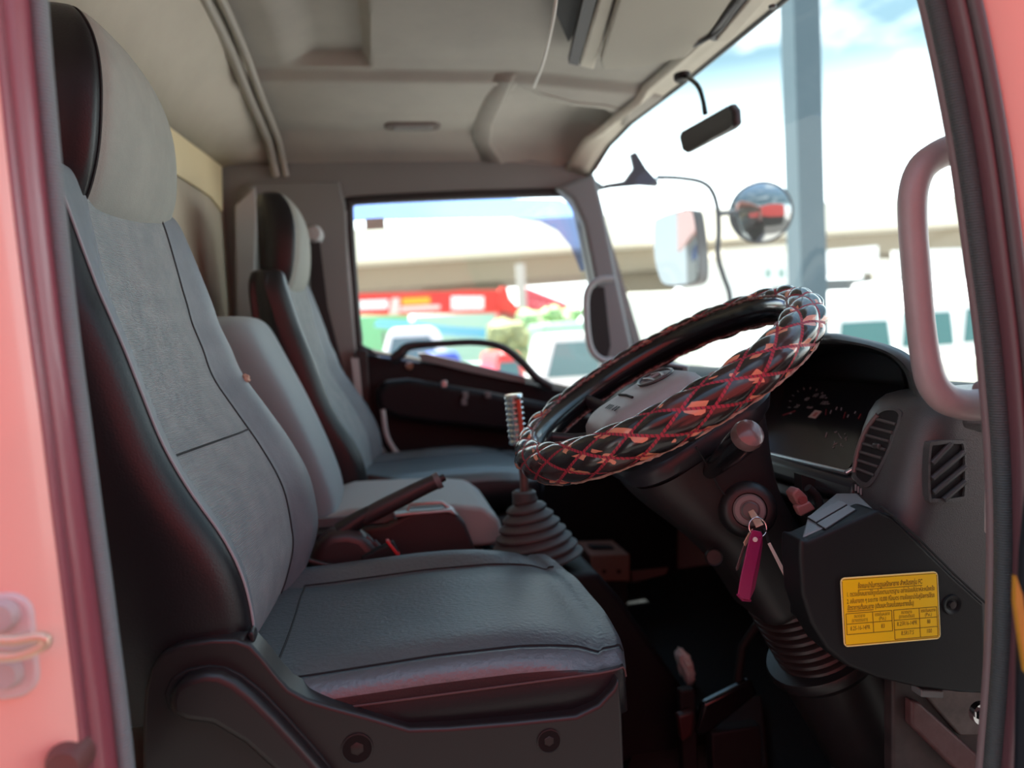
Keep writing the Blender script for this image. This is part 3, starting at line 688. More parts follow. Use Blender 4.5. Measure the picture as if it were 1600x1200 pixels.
link('seat_cushion', bm, mk('light grey cloth', (.36, .375, .365), .75, sheen=.15), ms, bevel=.022, segs=5)
box('seat_base', (.03, 1.665, .215), (.32, .30, .42), darkgrey, ms, bevel=.02)

# ================================================================== console, parking brake, buckle, gear lever
cs = thing('centre_console', 'dark centre console tray beside the middle seat, holding the parking brake', 'console', (.02, 1.40, 0))
prism('console_box', PL([(470, 900), (476, 838), (490, 832), (600, 822), (640, 802), (690, 797), (712, 800), (728, 820), (740, 850), (750, 882), (752, 905), (752, 1000), (470, 1000)], 1.43), (0, .05, 0), mk('console plastic', (.034, .026, .027), .5), cs, bevel=.008)
prism('tray_rim', PL([(492, 826), (600, 818), (616, 812), (616, 800), (600, 803), (492, 811)], 1.45), (0, .012, 0), midgrey, cs, bevel=.002)
tube('bracket', PL([(615, 802), (636, 800), (640, 788), (690, 785), (708, 797)], 1.45), .0045, mk('light metal bracket', (.50, .51, .51), .4, .6), cs, seg=8)
prism('tray_edge', PL([(616, 804), (640, 801), (706, 796), (716, 806), (700, 801), (640, 806), (618, 809)], 1.424), (0, .03, 0), mk('light metal bracket', (.5, .51, .51), .4, .6), cs, bevel=.002)
box('base_box', (-.02, 1.455, .2), (.30, .045, .40), black, cs)
pbk = thing('parking_brake', 'dark parking brake lever rising from its domed cover on the console', 'parking brake', P(560, 860, 1.36))
dome = [(482, 900), (484, 868), (494, 846), (515, 832), (545, 829), (570, 836), (588, 856), (600, 878), (604, 905)]
prism('brake_cover', PL(dome, 1.355), (0, .06, 0), mk('brake cover plastic', (.035, .027, .028), .38), pbk, bevel=.02, segs=4)
for k, (a, b) in enumerate(((560, 832), (572, 838), (584, 846))):
    tube('cover_rib', [P(a, b, 1.372), P(a+14, b+16, 1.372), P(a+22, b+34, 1.372)], .006, mk('bluish rib plastic', (.05, .055, .06), .35), pbk, seg=8)
tube('lever_shaft', PL([(532, 832), (556, 815), (580, 800)], 1.385), [.020, .017, .014], plastic_s, pbk, seg=14, smooth_n=4)
tube('grip', PL([(565, 812), (585, 800), (620, 782), (660, 762), (684, 751)], 1.385), [.0145, .0165, .0165, .0155, .0150], mk('grained grip plastic', (.035, .027, .028), .42), pbk, seg=16, smooth_n=4)
tube('grip_collar', PL([(680, 753), (688, 749)], 1.385), .0165, midgrey, pbk, seg=16)
tube('release_button', PL([(686, 750), (695, 745.5)], 1.385), .0075, plastic_s, pbk, seg=14)
bk = thing('belt_buckle', 'black seat belt buckle with red button by the driver cushion', 'belt buckle', P(590, 870, 1.345))
ax = (P(622, 858, 1.345)-P(570, 884, 1.345)).normalized(); nx = ax.cross(V((0, 1, 0))).normalized()
box('buckle_body', P(596, 870, 1.352), (.064, .024, .036), black, bk, rot=Matrix((ax, V((0, 1, 0)), nx)).transposed(), bevel=.004)
prism('red_button', PL([(602, 846), (607, 845), (626, 868), (621, 871)], 1.338), (0, .02, 0), mk('red button', (.55, .03, .035), .35), bk, bevel=.002)
prism('bright_edge', PL([(566, 877), (569, 876), (576, 889), (573, 890)], 1.338), (0, .012, 0), steel, bk)
tube('stalk', PL([(576, 884), (540, 890), (490, 880), (480, 876)], 1.352), .008, plastic_s, bk, smooth_n=4, flat=.6)

GY = 1.425
TZ = P(838, 884, GY).z+.002
tunnel = prism('engine_tunnel', [V((a, 1.345, b)) for a, b in ((.205, 0), (.205, TZ), (.385, TZ-.002), (.43, TZ-.06), (.60, .06), (.62, 0))], (0, .40, 0), mk('black tunnel mat', (.009, .009, .010), .55, spec=.25, bump=('noise', 120, .3, .002)), loc=(.3, 1.54, 0), bevel=.012)
tag(tunnel, 'black engine tunnel hump carrying the gear lever boot', 'engine tunnel')
gl_ = thing('gear_lever', 'gear lever with silver ribbed knob and grey bellows boot on the tunnel', 'gear lever', P(838, 880, GY))
base_c = P(838, 884, GY)+V((0, 0, .010)); top_c = P(819, 775, GY)
rings = []; nR = 8
bm = bmesh.new()
prof = []
for k in range(nR):
    t = k/(nR-1); rb_ = .098*(1-t)**.85+.026*t
    prof += [(rb_*.90, t*.92), (rb_*1.0, t*.92+.035), (rb_*.99, t*.92+.06), (rb_*.86, t*.92+.10)]
prof = sorted(prof, key=lambda q: q[1])
rg = []
for r, h in prof:
    c_ = base_c.lerp(top_c, h/1.03); ax_ = (top_c-base_c).normalized()
    x, y, a = frame_from(ax_, (0, 1, 0))
    rg.append([c_+x*r*.80*cos(2*pi*k/36)+y*r*sin(2*pi*k/36) for k in range(36)])
loft(bm, rg); link('boot', bm, boot_m, gl_, angle=28)
rev('boot_collar', [(.020, -.004), (.024, -.002), (.024, .014), (.018, .018), (.013, .012)], top_c+V((0, 0, -.006)), (0, 0, 1), boot_m, gl_, seg=28)
tube('rod', [P(820, 782, GY), P(818, 740, GY), P(812, 705, GY), P(808, 680, GY)], .0085, mk('rod steel brown', (.20, .12, .11), .4, .5), gl_, smooth_n=4, seg=14)
kb = [P(810, 694, GY), P(802, 618, GY)]; axk = (kb[1]-kb[0])
bm = bmesh.new(); prof = []
nseg = 9
prof.append((.010, -.004))
for k in range(nseg):
    h = k/nseg; prof += [(.0165, h+.01), (.0185, h+.03), (.0185, h+.075), (.0165, h+.10)]
prof += [(.0185, 1.0), (.017, 1.03), (.002, 1.035)]
Lk = axk.length
rev_bm(bm, [(r, h*Lk) for r, h in prof], kb[0], axk, 24); kn = link('knob', bm, chrome, gl_, angle=25)
x, y, a = frame_from(axk, (0, 1, 0))
for s in range(2):
    d = V((.35-.9*s, -1, 0)).normalized()
    if s == 0:
        tube('knob_glint', [kb[0]+d*.0185+axk*.02, kb[0]+d*.0185+axk*.93], .0045, mk('red knob glint', (.65, .09, .05), .3, coat=.5), kn, seg=8)  # red reflection on the chrome, put in as a strip
# things on the passenger floor
bx = thing('cardboard_box', 'small reddish brown box with a dark slot on the passenger floor', 'box', (.70, 2.1, .0))
pA, pB, pC, pD = [P(a, b, 2.0) for a, b in ((922, 868), (984, 866), (984, 908), (926, 908))]
prism('carton', [pA, pB, pC, pD], (0, .16, 0), mk('reddish brown card', (.20, .11, .09), .8), bx, bevel=.003)
pa2 = P(905, 848, 2.05)
prism('slot', [pA+V((.02, .05, .004)), pB+V((-.03, .05, .004)), pB+V((-.03, .09, .004)), pA+V((.02, .09, .004))], (0, 0, .003), black, bx)
prism('stand', [V((pA.x+.01, 2.01, .0)), V((pB.x-.01, 2.01, .0)), V((pB.x-.01, 2.14, .0)), V((pA.x+.01, 2.14, .0))], (0, 0, pD.z), black, bx)
for a in (944, 967): rev('hole', [(.0005, -.001), (.006, -.001), (.006, .002)], P(a, 893, 1.999), (0, 1, 0), black, bx, seg=12)
fl = prism('card_piece', PL([(986, 892), (1046, 886), (1040, 898), (1000, 908), (988, 908)], 2.05), (0, .05, -.02), mk('brown card', (.13, .075, .065), .8), loc=P(1010, 900, 2.05), bevel=.002)
tag(fl, 'flat brown card piece lying right of the small box in the footwell', 'card')
rng = random.Random(3); bm = bmesh.new()
bmesh.ops.create_icosphere(bm, subdivisions=3, radius=1)
cpp = PZ(1070, 1040, .05)
for v in bm.verts:
    n_ = .7+.45*rng.random()
    v.co = cpp+V((v.co.x*.018*n_, v.co.y*.03*n_, v.co.z*.045*n_-.0))+V((.010*v.co.z*-1, 0, 0))
pp_ = link('crumpled_paper', bm, mk('white tissue', (.85, .92, .93), .8), loc=cpp, smooth=False); tag(pp_, 'crumpled white tissue on the dark footwell floor', 'tissue')
# ================================================================== steering wheel, column
WC = V((.412, 1.05, .775)); B_ = radians(28)
e1 = V((cos(B_), 0, sin(B_))); e2 = V((0, 1, 0)); ax = V((-sin(B_), 0, cos(B_)))   # ax points to the driver
def W(e, y, t): return WC+e1*e+e2*y-ax*t       # t runs down the column
sw = thing('steering_wheel', 'steering wheel in a black quilted cover with red diamond stitching', 'steering wheel', WC)
# cover material: black patent quilt with red stitched diamonds, uses the UV laid on the torus
def quilt():
    m = bpy.data.materials.new('quilted patent cover'); m.use_nodes = True; t = m.node_tree; b = t.nodes['Principled BSDF']
    uv = t.nodes.new('ShaderNodeUVMap'); uv.uv_map = 'UVMap'
    sp = t.nodes.new('ShaderNodeSeparateXYZ'); t.links.new(uv.outputs[0], sp.inputs[0])
    def mt(op, a, b_=None, c=None):
        n = t.nodes.new('ShaderNodeMath'); n.operation = op
        for i, q in enumerate((a, b_, c)):
            if q is None: continue
            if isinstance(q, (int, float)): n.inputs[i].default_value = q
            else: t.links.new(q, n.inputs[i])
        return n.outputs[0]
    A = mt('ADD', sp.outputs[0], sp.outputs[1]); Bn = mt('SUBTRACT', sp.outputs[0], sp.outputs[1])
    def dist(q): return mt('ABSOLUTE', mt('SUBTRACT', mt('FRACT', q), .5))      # .5 on a line, 0 in the middle
    da, db = dist(A), dist(Bn)
    line = mt('GREATER_THAN', mt('MAXIMUM', da, db), .44)
    twist = mt('GREATER_THAN', mt('SINE', mt('MULTIPLY', sp.outputs[0], 85.)), -.55)
    fac = mt('MULTIPLY', line, mt('ADD', mt('MULTIPLY', twist, .75), .25))
    mx = t.nodes.new('ShaderNodeMix'); mx.data_type = 'RGBA'; mx.inputs[7].default_value = (.36, .014, .04, 1)
    cxy = t.nodes.new('ShaderNodeCombineXYZ'); t.links.new(mt('FLOOR', A), cxy.inputs[0]); t.links.new(mt('FLOOR', Bn), cxy.inputs[1])
    wn = t.nodes.new('ShaderNodeTexWhiteNoise'); wn.noise_dimensions = '2D'; t.links.new(cxy.outputs[0], wn.inputs['Vector'])
    rp = t.nodes.new('ShaderNodeValToRGB'); ee = rp.color_ramp.elements; ee[0].color = (.010, .009, .009, 1); ee[1].color = (.045, .022, .020, 1)
    x_ = ee.new(.6); x_.color = (.018, .014, .013, 1); t.links.new(wn.outputs['Value'], rp.inputs[0])
    # painted glints of reflected red, peach coloured, along the edges of the diamonds
    nz = t.nodes.new('ShaderNodeTexNoise'); nz.inputs['Scale'].default_value = 1.7; nz.inputs['Detail'].default_value = 1; t.links.new(uv.outputs[0], nz.inputs['Vector'])
    glint = mt('MULTIPLY', mt('GREATER_THAN', nz.outputs['Fac'], .565), mt('MULTIPLY', mt('GREATER_THAN', da, .24), mt('SUBTRACT', 1., line)))
    mc = t.nodes.new('ShaderNodeMix'); mc.data_type = 'RGBA'; mc.inputs[7].default_value = (.62, .24, .14, 1)
    t.links.new(glint, mc.inputs[0]); t.links.new(rp.outputs[0], mc.inputs[6]); t.links.new(mc.outputs[2], mx.inputs[6])
    t.links.new(fac, mx.inputs[0]); t.links.new(mx.outputs[2], b.inputs['Base Color'])
    t.links.new(mt('ADD', mt('MULTIPLY', line, .42), .24), b.inputs['Roughness'])
    b.inputs['Specular IOR Level'].default_value = .6; b.inputs['Coat Weight'].default_value = .12; b.inputs['Coat Roughness'].default_value = .1
    return m
R_, r_ = .222, .0275
ND, MD = 22, 5          # diamonds round the rim and round the tube
me = bmesh.new(); uvl = me.loops.layers.uv.new('UVMap')
nt_, np_ = 600, 54; grid = []
rngq = random.Random(5)
cell = {}
for i in range(nt_):
    th = 2*pi*i/nt_; row = []
    d = e1*cos(th)+e2*sin(th)
    for j in range(np_):
        ph = 2*pi*j/np_
        u_ = ND*i/nt_; v_ = MD*j/np_
        a = (u_+v_) % 1; b = (u_-v_) % 1
        da, db = abs(a-.5)*2, abs(b-.5)*2
        inner_ = cos(ph) < -.45
        puff = (1-da**2.2)*(1-db**2.2)
        key = (math.floor(u_+v_) % ND, math.floor(u_-v_))
        amp = cell.setdefault(key, .0030+.0030*rngq.random())
        rr = r_+(-.0016+amp*puff**.7 if not inner_ else -.003)
        row.append(me.verts.new(WC+d*(R_+rr*cos(ph))+ax*(rr*sin(ph))))
    grid.append(row)
for i in range(nt_):
    for j in range(np_):
        i2, j2 = (i+1) % nt_, (j+1) % np_
        f = me.faces.new((grid[i][j], grid[i2][j], grid[i2][j2], grid[i][j2]))
        pm = cos(2*pi*(j+.5)/np_)
        f.material_index = 1 if pm < -.45 else 0
        for l, (a, b) in zip(f.loops, ((i, j), (i+1, j), (i+1, j+1), (i, j+1))): l[uvl].uv = (ND*a/nt_, MD*b/np_)
rim_o = link('rim_cover', me, [quilt(), gloss_black], sw, angle=180)
# frayed pale edge of the cover on both sides of the inner gap
for s in (1, -1):
    phi = math.acos(-.45)*s; pts = []
    for i in range(240):
        th = 2*pi*i/240; d = e1*cos(th)+e2*sin(th); k = random.uniform(-.0008, .0008)
        pts.append(WC+d*(R_+(r_-.0005+k)*cos(phi))+ax*((r_-.0005+k)*sin(phi)))
    tube('cover_edge', pts, [random.uniform(.0010, .0026) for _ in pts], mk('frayed red black edge', (.12, .035, .035), .7, var=(160, .8, (.45, .38, .34))), rim_o, closed=True, seg=6)
tube('outer_seam', [WC+(e1*cos(2*pi*i/240)+e2*sin(2*pi*i/240))*(R_+(r_+.001)*cos(-1.05))+ax*((r_+.001)*sin(-1.05)) for i in range(240)], [random.uniform(.0012, .0028) for _ in range(240)], mk('pale fluffy seam', (.42, .33, .27), .9, var=(120, .8, (.16, .06, .06))), rim_o, closed=True, seg=6)
# spokes
for y0, e0, y1, ee in ((.06, -.03, .20, -.075), (-.06, -.03, -.20, -.075), (.05, -.08, .12, -.185), (-.05, -.08, -.12, -.185)):
    tube('spoke', [W(e0, y0, .044), W((e0+ee)/2, (y0+y1)/2, .036), W(ee, y1, .004)], [.016, .014, .014], mk('black spoke', (.02, .024, .03), .35), sw, smooth_n=5, flat=.6, upv=ax)
# horn pad
pad_m = mk('grey grained pad', (.30, .315, .315), .45, bump=('voronoi', 420, .4, .0007))
rings = []
for t, s in ((.068, .84), (.056, .95), (.038, 1.0), (.022, .985), (.010, .93), (.003, .82), (.000, .6), (-.001, .25)):
    ring = []
    for p in rrect((-.044, 0, 0), (1, 0, 0), (0, 1, 0), .090*s, .072*s, .035*s, 8):
        hump = .008*(1-(p.x+.038)**2/.01)
        ring.append(W(p.x, p.y, t-hump*(1 if t < .03 else .3)))
    rings.append(ring)
bm = bmesh.new(); loft(bm, rings); pad = link('horn_pad', bm, pad_m, sw, angle=60)
def W2(e, y, d=0): return W(e, y, -.0092+.8*((e+.038)**2)-d)
# emblem: oval ring and the stylised letter H inside it
ov_ = [W2(-.004+.026*cos(2*pi*k/40), .034*sin(2*pi*k/40), .0022) for k in range(40)]
emblem = tube('emblem', ov_, .0022, mk('emblem grey', (.05, .052, .054), .3), pad, closed=True, seg=8)
for s in (1, -1):
    tube('emblem_bar', [W2(-.004+s*.007-.003, .0-.024, .002), W2(-.004+s*.009, -.008, .003), W2(-.004+s*.009, .008, .003), W2(-.004+s*.007-.003, .024, .002)], .0022, mk('emblem light grey', (.22, .23, .23), .3), pad, seg=8, smooth_n=4)
tube('emblem_bar', [W2(-.012, 0, .003), W2(.004, 0, .003)], .0026, mk('emblem light grey', (.22, .23, .23), .3), pad, seg=8)
tube('pad_groove', [W2(-.058, -.03, .0005), W2(-.056, .0, .0005), W2(-.058, .03, .0005)], .0022, seam_m, pad, seg=6)
for k, (y, wd) in enumerate(((-.036, .010), (-.024, .004), (-.008, .004), (.0, .004), (.008, .006))):
    prism('pad_mark', [W2(-.092, y, .001), W2(-.092, y+wd*.6, .001), W2(-.082, y+wd*.6, .001), W2(-.082, y, .001)], ax*.0006, seam_m, pad)
# ---- column
cl = thing('steering_shroud', 'dark plastic steering column shroud with ignition barrel, behind the wheel', 'steering column', W(0, 0, .5))
def sect(t, ea, eb, hy, r): 
    return [W(p.x, p.y, t) for p in rrect(((ea+eb)/2, 0, 0), (1, 0, 0), (0, 1, 0), (eb-ea)/2, hy, r, 7)]
collar = [(.073, -.105, .105, .085, .06), (.075, -.125, .122, .098, .07), (.082, -.130, .126, .102, .07), (.098, -.128, .112, .100, .06), (.104, -.120, .105, .095, .06)]
bm = bmesh.new(); loft(bm, [sect(*s) for s in collar]); link('wheel_collar', bm, mk('blue black collar plastic', (.018, .020, .025), .38, bump=('noise', 600, .2, .0005)), cl, angle=40)
shr = [(.104, -.122, .098, .098, .055), (.13, -.118, .088, .096, .05), (.17, -.105, .072, .092, .045), (.22, -.085, .060, .085, .04), (.28, -.066, .060, .078, .035), (.34, -.060, .066, .074, .03), (.385, -.058, .070, .072, .028), (.398, -.052, .064, .066, .026)]
lvs = seat_levels(shr, 4)
bm = bmesh.new(); loft(bm, [sect(*s) for s in lvs]); link('shroud', bm, mk('maroon black shroud plastic', (.016, .014, .015), .48, bump=('noise', 700, .3, .0005)), cl, angle=50)
def near(px, py, Y): return P(px, py, Y)
tube('shroud_joint', [near(1088, 698, .944), near(1110, 735, .949), near(1130, 770, .953), near(1160, 802, .956)], .0012, seam_m, cl, seg=6, smooth_n=3)
rev('screw_hole', [(.0005, -.001), (.004, -.001), (.004, .003)], P(1076, 668, .948), (0, 1, 0), black, cl, seg=16)
rev('screw_recess', [(.0005, .001), (.010, .001), (.012, -.001), (.013, .004)], P(1116, 871, .966), (.25, 1, -.1), mk('maroon recess', (.012, .006, .006), .5), cl, seg=20)
# ignition barrel
ig = P(1168, 796, .948)
iax = V((-.30, -1, .18)).normalized()
rev('ignition_collar', [(.040, -.018), (.040, .002), (.036, .012), (.030, .016), (.024, .016), (.022, .010)], ig, iax, plastic, cl, seg=40)
rev('ignition_bezel', [(.0225, .006), (.0225, .014), (.020, .017), (.014, .0175), (.013, .0165), (.0005, .0165)], ig, iax, mk('pinkish alloy', (.16, .145, .145), .5), cl, seg=36)
rev('key_barrel', [(.012, .012), (.012, .020), (.010, .0215), (.0005, .0215)], ig, iax, mk('dusky alloy', (.08, .075, .075), .45), cl, seg=30)
# wiper / light stalk
stalk = thing('light_stalk', 'black control stalk with rounded pinkish end on the near side of the column', 'control stalk', P(1112, 736, .955))
pa, pb_ = P(1108, 738, .955), P(1166, 682, .86)
tube('stalk_arm', [pa, pa.lerp(pb_, .35), pa.lerp(pb_, .7), pb_], [.010, .015, .0185, .0195], gloss_black, stalk, seg=20, smooth_n=5)
dd_ = (pb_-pa).normalized()
bm = bmesh.new()
rev_bm(bm, [(.0195, -.004), (.0205, .004), (.0185, .011), (.012, .0150), (.0005, .0165)], pb_, dd_, 24); link('stalk_end', bm, mk('rosy grey knob', (.15, .105, .105), .28, coat=.4), stalk)
prism('stalk_socket', rrect(P(1103, 745, .957), V((.6, 0, .8)), V((-.8, 0, .6)), .014, .010, .006), (0, .02, 0), black, stalk)
wm_ = mk('white print', (.65, .65, .65), .5)
for a, b, w_, h_ in ((1128, 697, 4, 5), (1133, 712, 3, 5), (1139, 711, 4, 2), (1133, 706, 2, 2)):
    q = P(a, b, .890); prism('print_mark', [q, q+V((w_*.0006, 0, 0)), q+V((w_*.0006, 0, h_*.0006)), q+V((0, 0, h_*.0006))], (0, -.001, 0), wm_, stalk)
# bellows and lower sleeve
bm = bmesh.new(); prof = []
for k in range(9):
    h = .382+k*.0145; prof += [(.060, h), (.071, h+.004), (.073, h+.008), (.069, h+.0115), (.060, h+.0140)]
rgs = []
for r, h in prof:
    rgs.append([W(.012+r*.95*cos(2*pi*k/40), r*1.02*sin(2*pi*k/40), h) for k in range(40)])
loft(bm, rgs); link('bellows', bm, mk('brown black bellows', (.030, .022, .022), .4), cl, angle=28)
bm = bmesh.new()
rgs = [[W(.012+r*cos(2*pi*k/40), r*sin(2*pi*k/40), h) for k in range(40)] for r, h in ((.070, .505), (.088, .507), (.091, .513), (.091, .522), (.086, .528), (.080, .536), (.078, .60), (.078, .80), (.07, .81))]
loft(bm, rgs); link('lower_sleeve', bm, mk('black sleeve', (.014, .013, .014), .4), cl, angle=30)
# keys
key = thing('key_set', 'key in the ignition with a ring, purple leather strap and two loose keys', 'keys', P(1185, 822, .905))
tip = ig+iax*.021; kend = P(1187, 822, .908)
bl = (kend-tip).normalized(); sd = bl.cross(iax).normalized()
prism('ignition_key', [tip+sd*.004, tip-sd*.004, kend-sd*.0055, kend+sd*.0055], iax*.002, brass, key, bevel=.0006)
rc = P(1184, 824, .903)
tube('key_ring', [rc+V((cos(2*pi*k/28)*.0125, .004*sin(2*pi*k/28), sin(2*pi*k/28)*.0125)) for k in range(28)], .0011, chrome, key, closed=True, seg=8)
purple = mk('purple leather', (.26, .012, .085), .45, bump=('noise', 300, .2, .0006))
SY = .902
bm = bmesh.new()
path = PL([(1190, 829), (1180, 829), (1172, 850), (1164, 880), (1157, 910), (1153, 928), (1156, 936), (1166, 939), (1172, 936), (1178, 915), (1185, 880), (1190, 850), (1192, 832)], SY)
path = cr_pts(path, 4)
ra_ = [p+V((0, -.007, 0)) for p in path]; rb2 = [p+V((.0022, .009, .0006)) for p in path]
front_ = PL([(1176, 828), (1190, 831), (1192, 838), (1186, 866), (1178, 902), (1172, 938), (1160, 936), (1153, 929), (1158, 900), (1166, 864), (1172, 838)], SY-.004)
prism_bm(bm, front_, (0, .0022, 0)); st1 = link('strap', bm, purple, key, bevel=.0009)
prism('strap_back', PL([(1184, 831), (1192, 834), (1192, 850), (1187, 885), (1180, 920), (1172, 938), (1164, 935)], SY+.004), (0, .002, 0), mk('dark purple leather', (.20, .010, .07), .5), key, bevel=.0007)
tube('strap_fold', [P(1153, 929, SY-.003), P(1160, 937, SY), P(1172, 938, SY+.005)], .0022, purple, key, seg=8)
rev('rivet', [(.0005, -.0016), (.0030, -.0012), (.0034, 0), (.0034, .001)], P(1180, 843, SY-.0046), (0, 1, 0), mk('pale rivet', (.75, .62, .58), .3), key, seg=18)
prism('loose_key', PL([(1192, 826), (1197, 826), (1204, 846), (1200, 848)], .900), (0, .002, 0), black, key, bevel=.0005)
prism('loose_key_blade', PL([(1200, 850), (1204, 848), (1234, 905), (1232, 909), (1228, 906)], .899), (0, .0016, 0), mk('bright key steel', (.80, .60, .54), .4, .1), key, bevel=.0003)
prism('loose_key', PL([(1172, 830), (1177, 826), (1170, 846), (1164, 856), (1162, 848)], .906), (0, .002, 0), brass, key, bevel=.0005)
prism('loose_key_blade', PL([(1162, 852), (1166, 853), (1154, 890), (1151, 892), (1150, 888)], .906), (0, .0016, 0), mk('dark key steel', (.2, .15, .15), .35, .8), key, bevel=.0003)

# ================================================================== dashboard
ds = thing('dashboard', 'charcoal dashboard with hooded instrument panel and near-end air vents', 'dashboard', (.75, 1.5, .4))
# long dash body across the cab, behind the wheel
prof = [(.78, .34), (.735, .45), (.70, .56), (.705, .645), (.74, .70), (.80, .735), (.90, .745), (1.03, .725), (1.06, .69), (1.06, .34)]
prism('dash_body', [V((a, 1.28, b)) for a, b in prof], (0, 1.14, 0), mk('black dash body', (.008, .009, .010), .5, spec=.2), ds, bevel=.012)
prism('dash_body', [V((a, .84, b)) for a, b in ((.80, .42), (.76, .50), (.74, .58), (.78, .68), (.84, .735), (.90, .745), (1.03, .725), (1.06, .69), (1.06, .42))], (0, .45, 0), mk('black dash body', (.008, .009, .010), .5, spec=.2), ds, bevel=.012)
# centre stack frame glimpsed through the wheel
prism('centre_panel', PL([(1002, 600), (1030, 563), (1078, 571), (1070, 605)], 1.40), (0, .02, 0), mk('silver panel frame', (.30, .31, .32), .35, .5), ds, bevel=.004)
prism('centre_screen', PL([(1028, 594), (1040, 570), (1068, 575), (1060, 598)], 1.395), (0, .01, 0), mk('dim screen', (.05, .055, .06), .2), ds)
prism('centre_trim', PL([(1005, 596), (1017, 572), (1024, 572), (1012, 598)], 1.393), (0, .01, 0), mk('red label', (.4, .05, .05), .5), ds)
# instrument hood
HX = .69
arch = [(1440, 690), (1438, 640), (1433, 606), (1422, 578), (1400, 557), (1370, 544), (1330, 536), (1288, 533), (1250, 537), (1215, 546), (1185, 562), (1160, 585), (1145, 615), (1138, 650), (1136, 690)]
a0 = [PX(p[0], p[1], HX-.0*i) for i, p in enumerate(arch)]
ac = sum(a0, V())/len(a0)
def arch_in(s, dx, dy, dz=0.):
    return cr_pts([ac+(p-ac)*s+V((dx, dy, dz)) for p in a0], 5)
def arch_off(k, dx):
    out_ = []
    for p in a0:
        d = (p-ac); d.x = 0; L = d.length
        out_.append(p+d/L*k+V((dx, 0, 0)))
    return cr_pts(out_, 5)
bm = bmesh.new()
loft(bm, [arch_in(.66, .12, .09), arch_in(.90, .03, .03), arch_off(-.006, .012), arch_off(-.006, .004), arch_off(-.001, -.006), arch_off(.006, -.007), arch_off(.012, -.001), arch_off(.014, .008), arch_in(.96, .03, .025, .004), arch_in(.70, .125, .09)], closed=False, cap=False)
hood = link('instrument_hood', bm, mk('grey black hood plastic', (.034, .034, .035), .40, bump=('voronoi', 520, .4, .0006)), ds, angle=60)
bm = bmesh.new()
bk_ = arch_in(.66, .118, .09); bc = sum(bk_, V())/len(bk_); bv = [bm.verts.new(p) for p in bk_]; bc_ = bm.verts.new(bc)
for i in range(len(bv)-1): bm.faces.new((bv[i], bv[i+1], bc_))
bm.faces.new((bv[-1], bv[0], bc_))
link('hood_back', bm, mk('satin black lining', (.008, .009, .011), .33), ds, smooth=False)
bm = bmesh.new()
loft(bm, [arch_off(-.0045, .012), arch_off(-.007, .010), arch_off(-.010, .016), arch_in(.64, .116, .09)], closed=False, cap=False)
link('hood_lining', bm, mk('satin black lining', (.020, .023, .028), .30), ds, angle=60)
# sloped instrument face
c0, c1, c2_, c3 = V((.640, .935, .640)), V((.640, 1.33, .632)), V((.775, 1.33, .748)), V((.775, .985, .750))
fx = (c0-c1).normalized(); fy = ((c3+c2_)/2-(c0+c1)/2).normalized(); fn = fx.cross(fy)     # fx runs toward the near end
inst = prism('instrument_panel', [c0, c1, c2_, c3], -fn*.01, mk('smoked gauge face', (.012, .013, .016), .16, spec=.6), ds)
fc = (c0+c1)/2
def FP(a, b, d=.0012):          # a from the far edge (0..1) along fx, b up the slope
    return c1+(c0-c1)*a+fy*(b*.175)+fn*d
if fn.x > 0: fn = -fn
prn = mk('grey gauge print', (.32, .30, .30), .6); prr = mk('red gauge print', (.28, .02, .03), .6)
def ftext(body, a, b, s, m=prn): return text('gauge_print', body, s, FP(a, b), fx*1, fy, m, inst, 'CENTER', .0001)
def gauge(px, py, body, s, m=prn):
    # where the line of sight through the gauge number meets the sloped face
    d = ray(px, py); p0 = c1+fn*.0012; tt_ = (p0-CP).dot(fn)/d.dot(fn); return text('gauge_print', body, s, CP+d*tt_, fx, fy, m, inst, 'CENTER', .0001)
def fhit(px, py, e=.0012):
    d = ray(px, py); p0 = c1+fn*e; return CP+d*((p0-CP).dot(fn)/d.dot(fn))
for q in ((1243, 637, '20'), (1258, 626, '40'), (1272, 620, '60'), (1283, 622, '80'), (1285, 632, '100'), (1264, 638, 'km/h')):
    gauge(q[0], q[1], q[2], .0125 if q[2] != 'km/h' else .008)
for k in range(11):
    a = radians(200-k*19); cx, cy = 1268, 636
    p1 = fhit(cx+cos(a)*40*.72-4, cy-sin(a)*28+0); p2 = fhit(cx+cos(a)*45*.72-4, cy-sin(a)*31)
    tube('gauge_tick', [p1, p2], .0007, prn, inst, seg=5)
prism('gauge_label', [fhit(1263, 652), fhit(1274, 641), fhit(1284, 643), fhit(1274, 654)], fn*.0008, mk('pinkish warning label', (.62, .45, .42), .5), inst)
prism('gauge_label_mark', [fhit(1269, 650, .0022), fhit(1275, 644, .0022), fhit(1279, 645, .0022), fhit(1273, 651, .0022)], fn*.0003, mk('label red', (.5, .12, .10), .5), inst)
tube('gauge_needle', [fhit(1223, 649), fhit(1243, 642)], .0010, prr, inst, seg=6)
for a, b, c_, d_, m in ((1290, 648, 1291, 640, prr), (1297, 646, 1299, 641, prn), (1306, 640, 1308, 636, prn), (1314, 641, 1315, 637, prn), (1318, 653, 1321, 644, prr), (1324, 652, 1326, 648, prn), (1335, 646, 1337, 643, prn), (1341, 654, 1345, 647, prr), (1290, 683, 1292, 676, prn)):
    tube('gauge_tick', [fhit(a, b), fhit(c_, d_)], .0009, m, inst, seg=5)
for k in range(26):
    x0 = random.uniform(1300, 1325); y0 = random.uniform(675, 700)
    if k % 2 == 0: tube('gauge_scratch', [fhit(x0, y0), fhit(x0+random.uniform(-4, 4), y0-random.uniform(1, 4))], .0006, prn, inst, seg=4)
tube('silver_strip', [V((.637, .932, .637)), V((.637, 1.1, .634)), V((.640, 1.32, .630))], .0042, mk('satin silver strip', (.62, .66, .68), .22, .9), ds, seg=10)
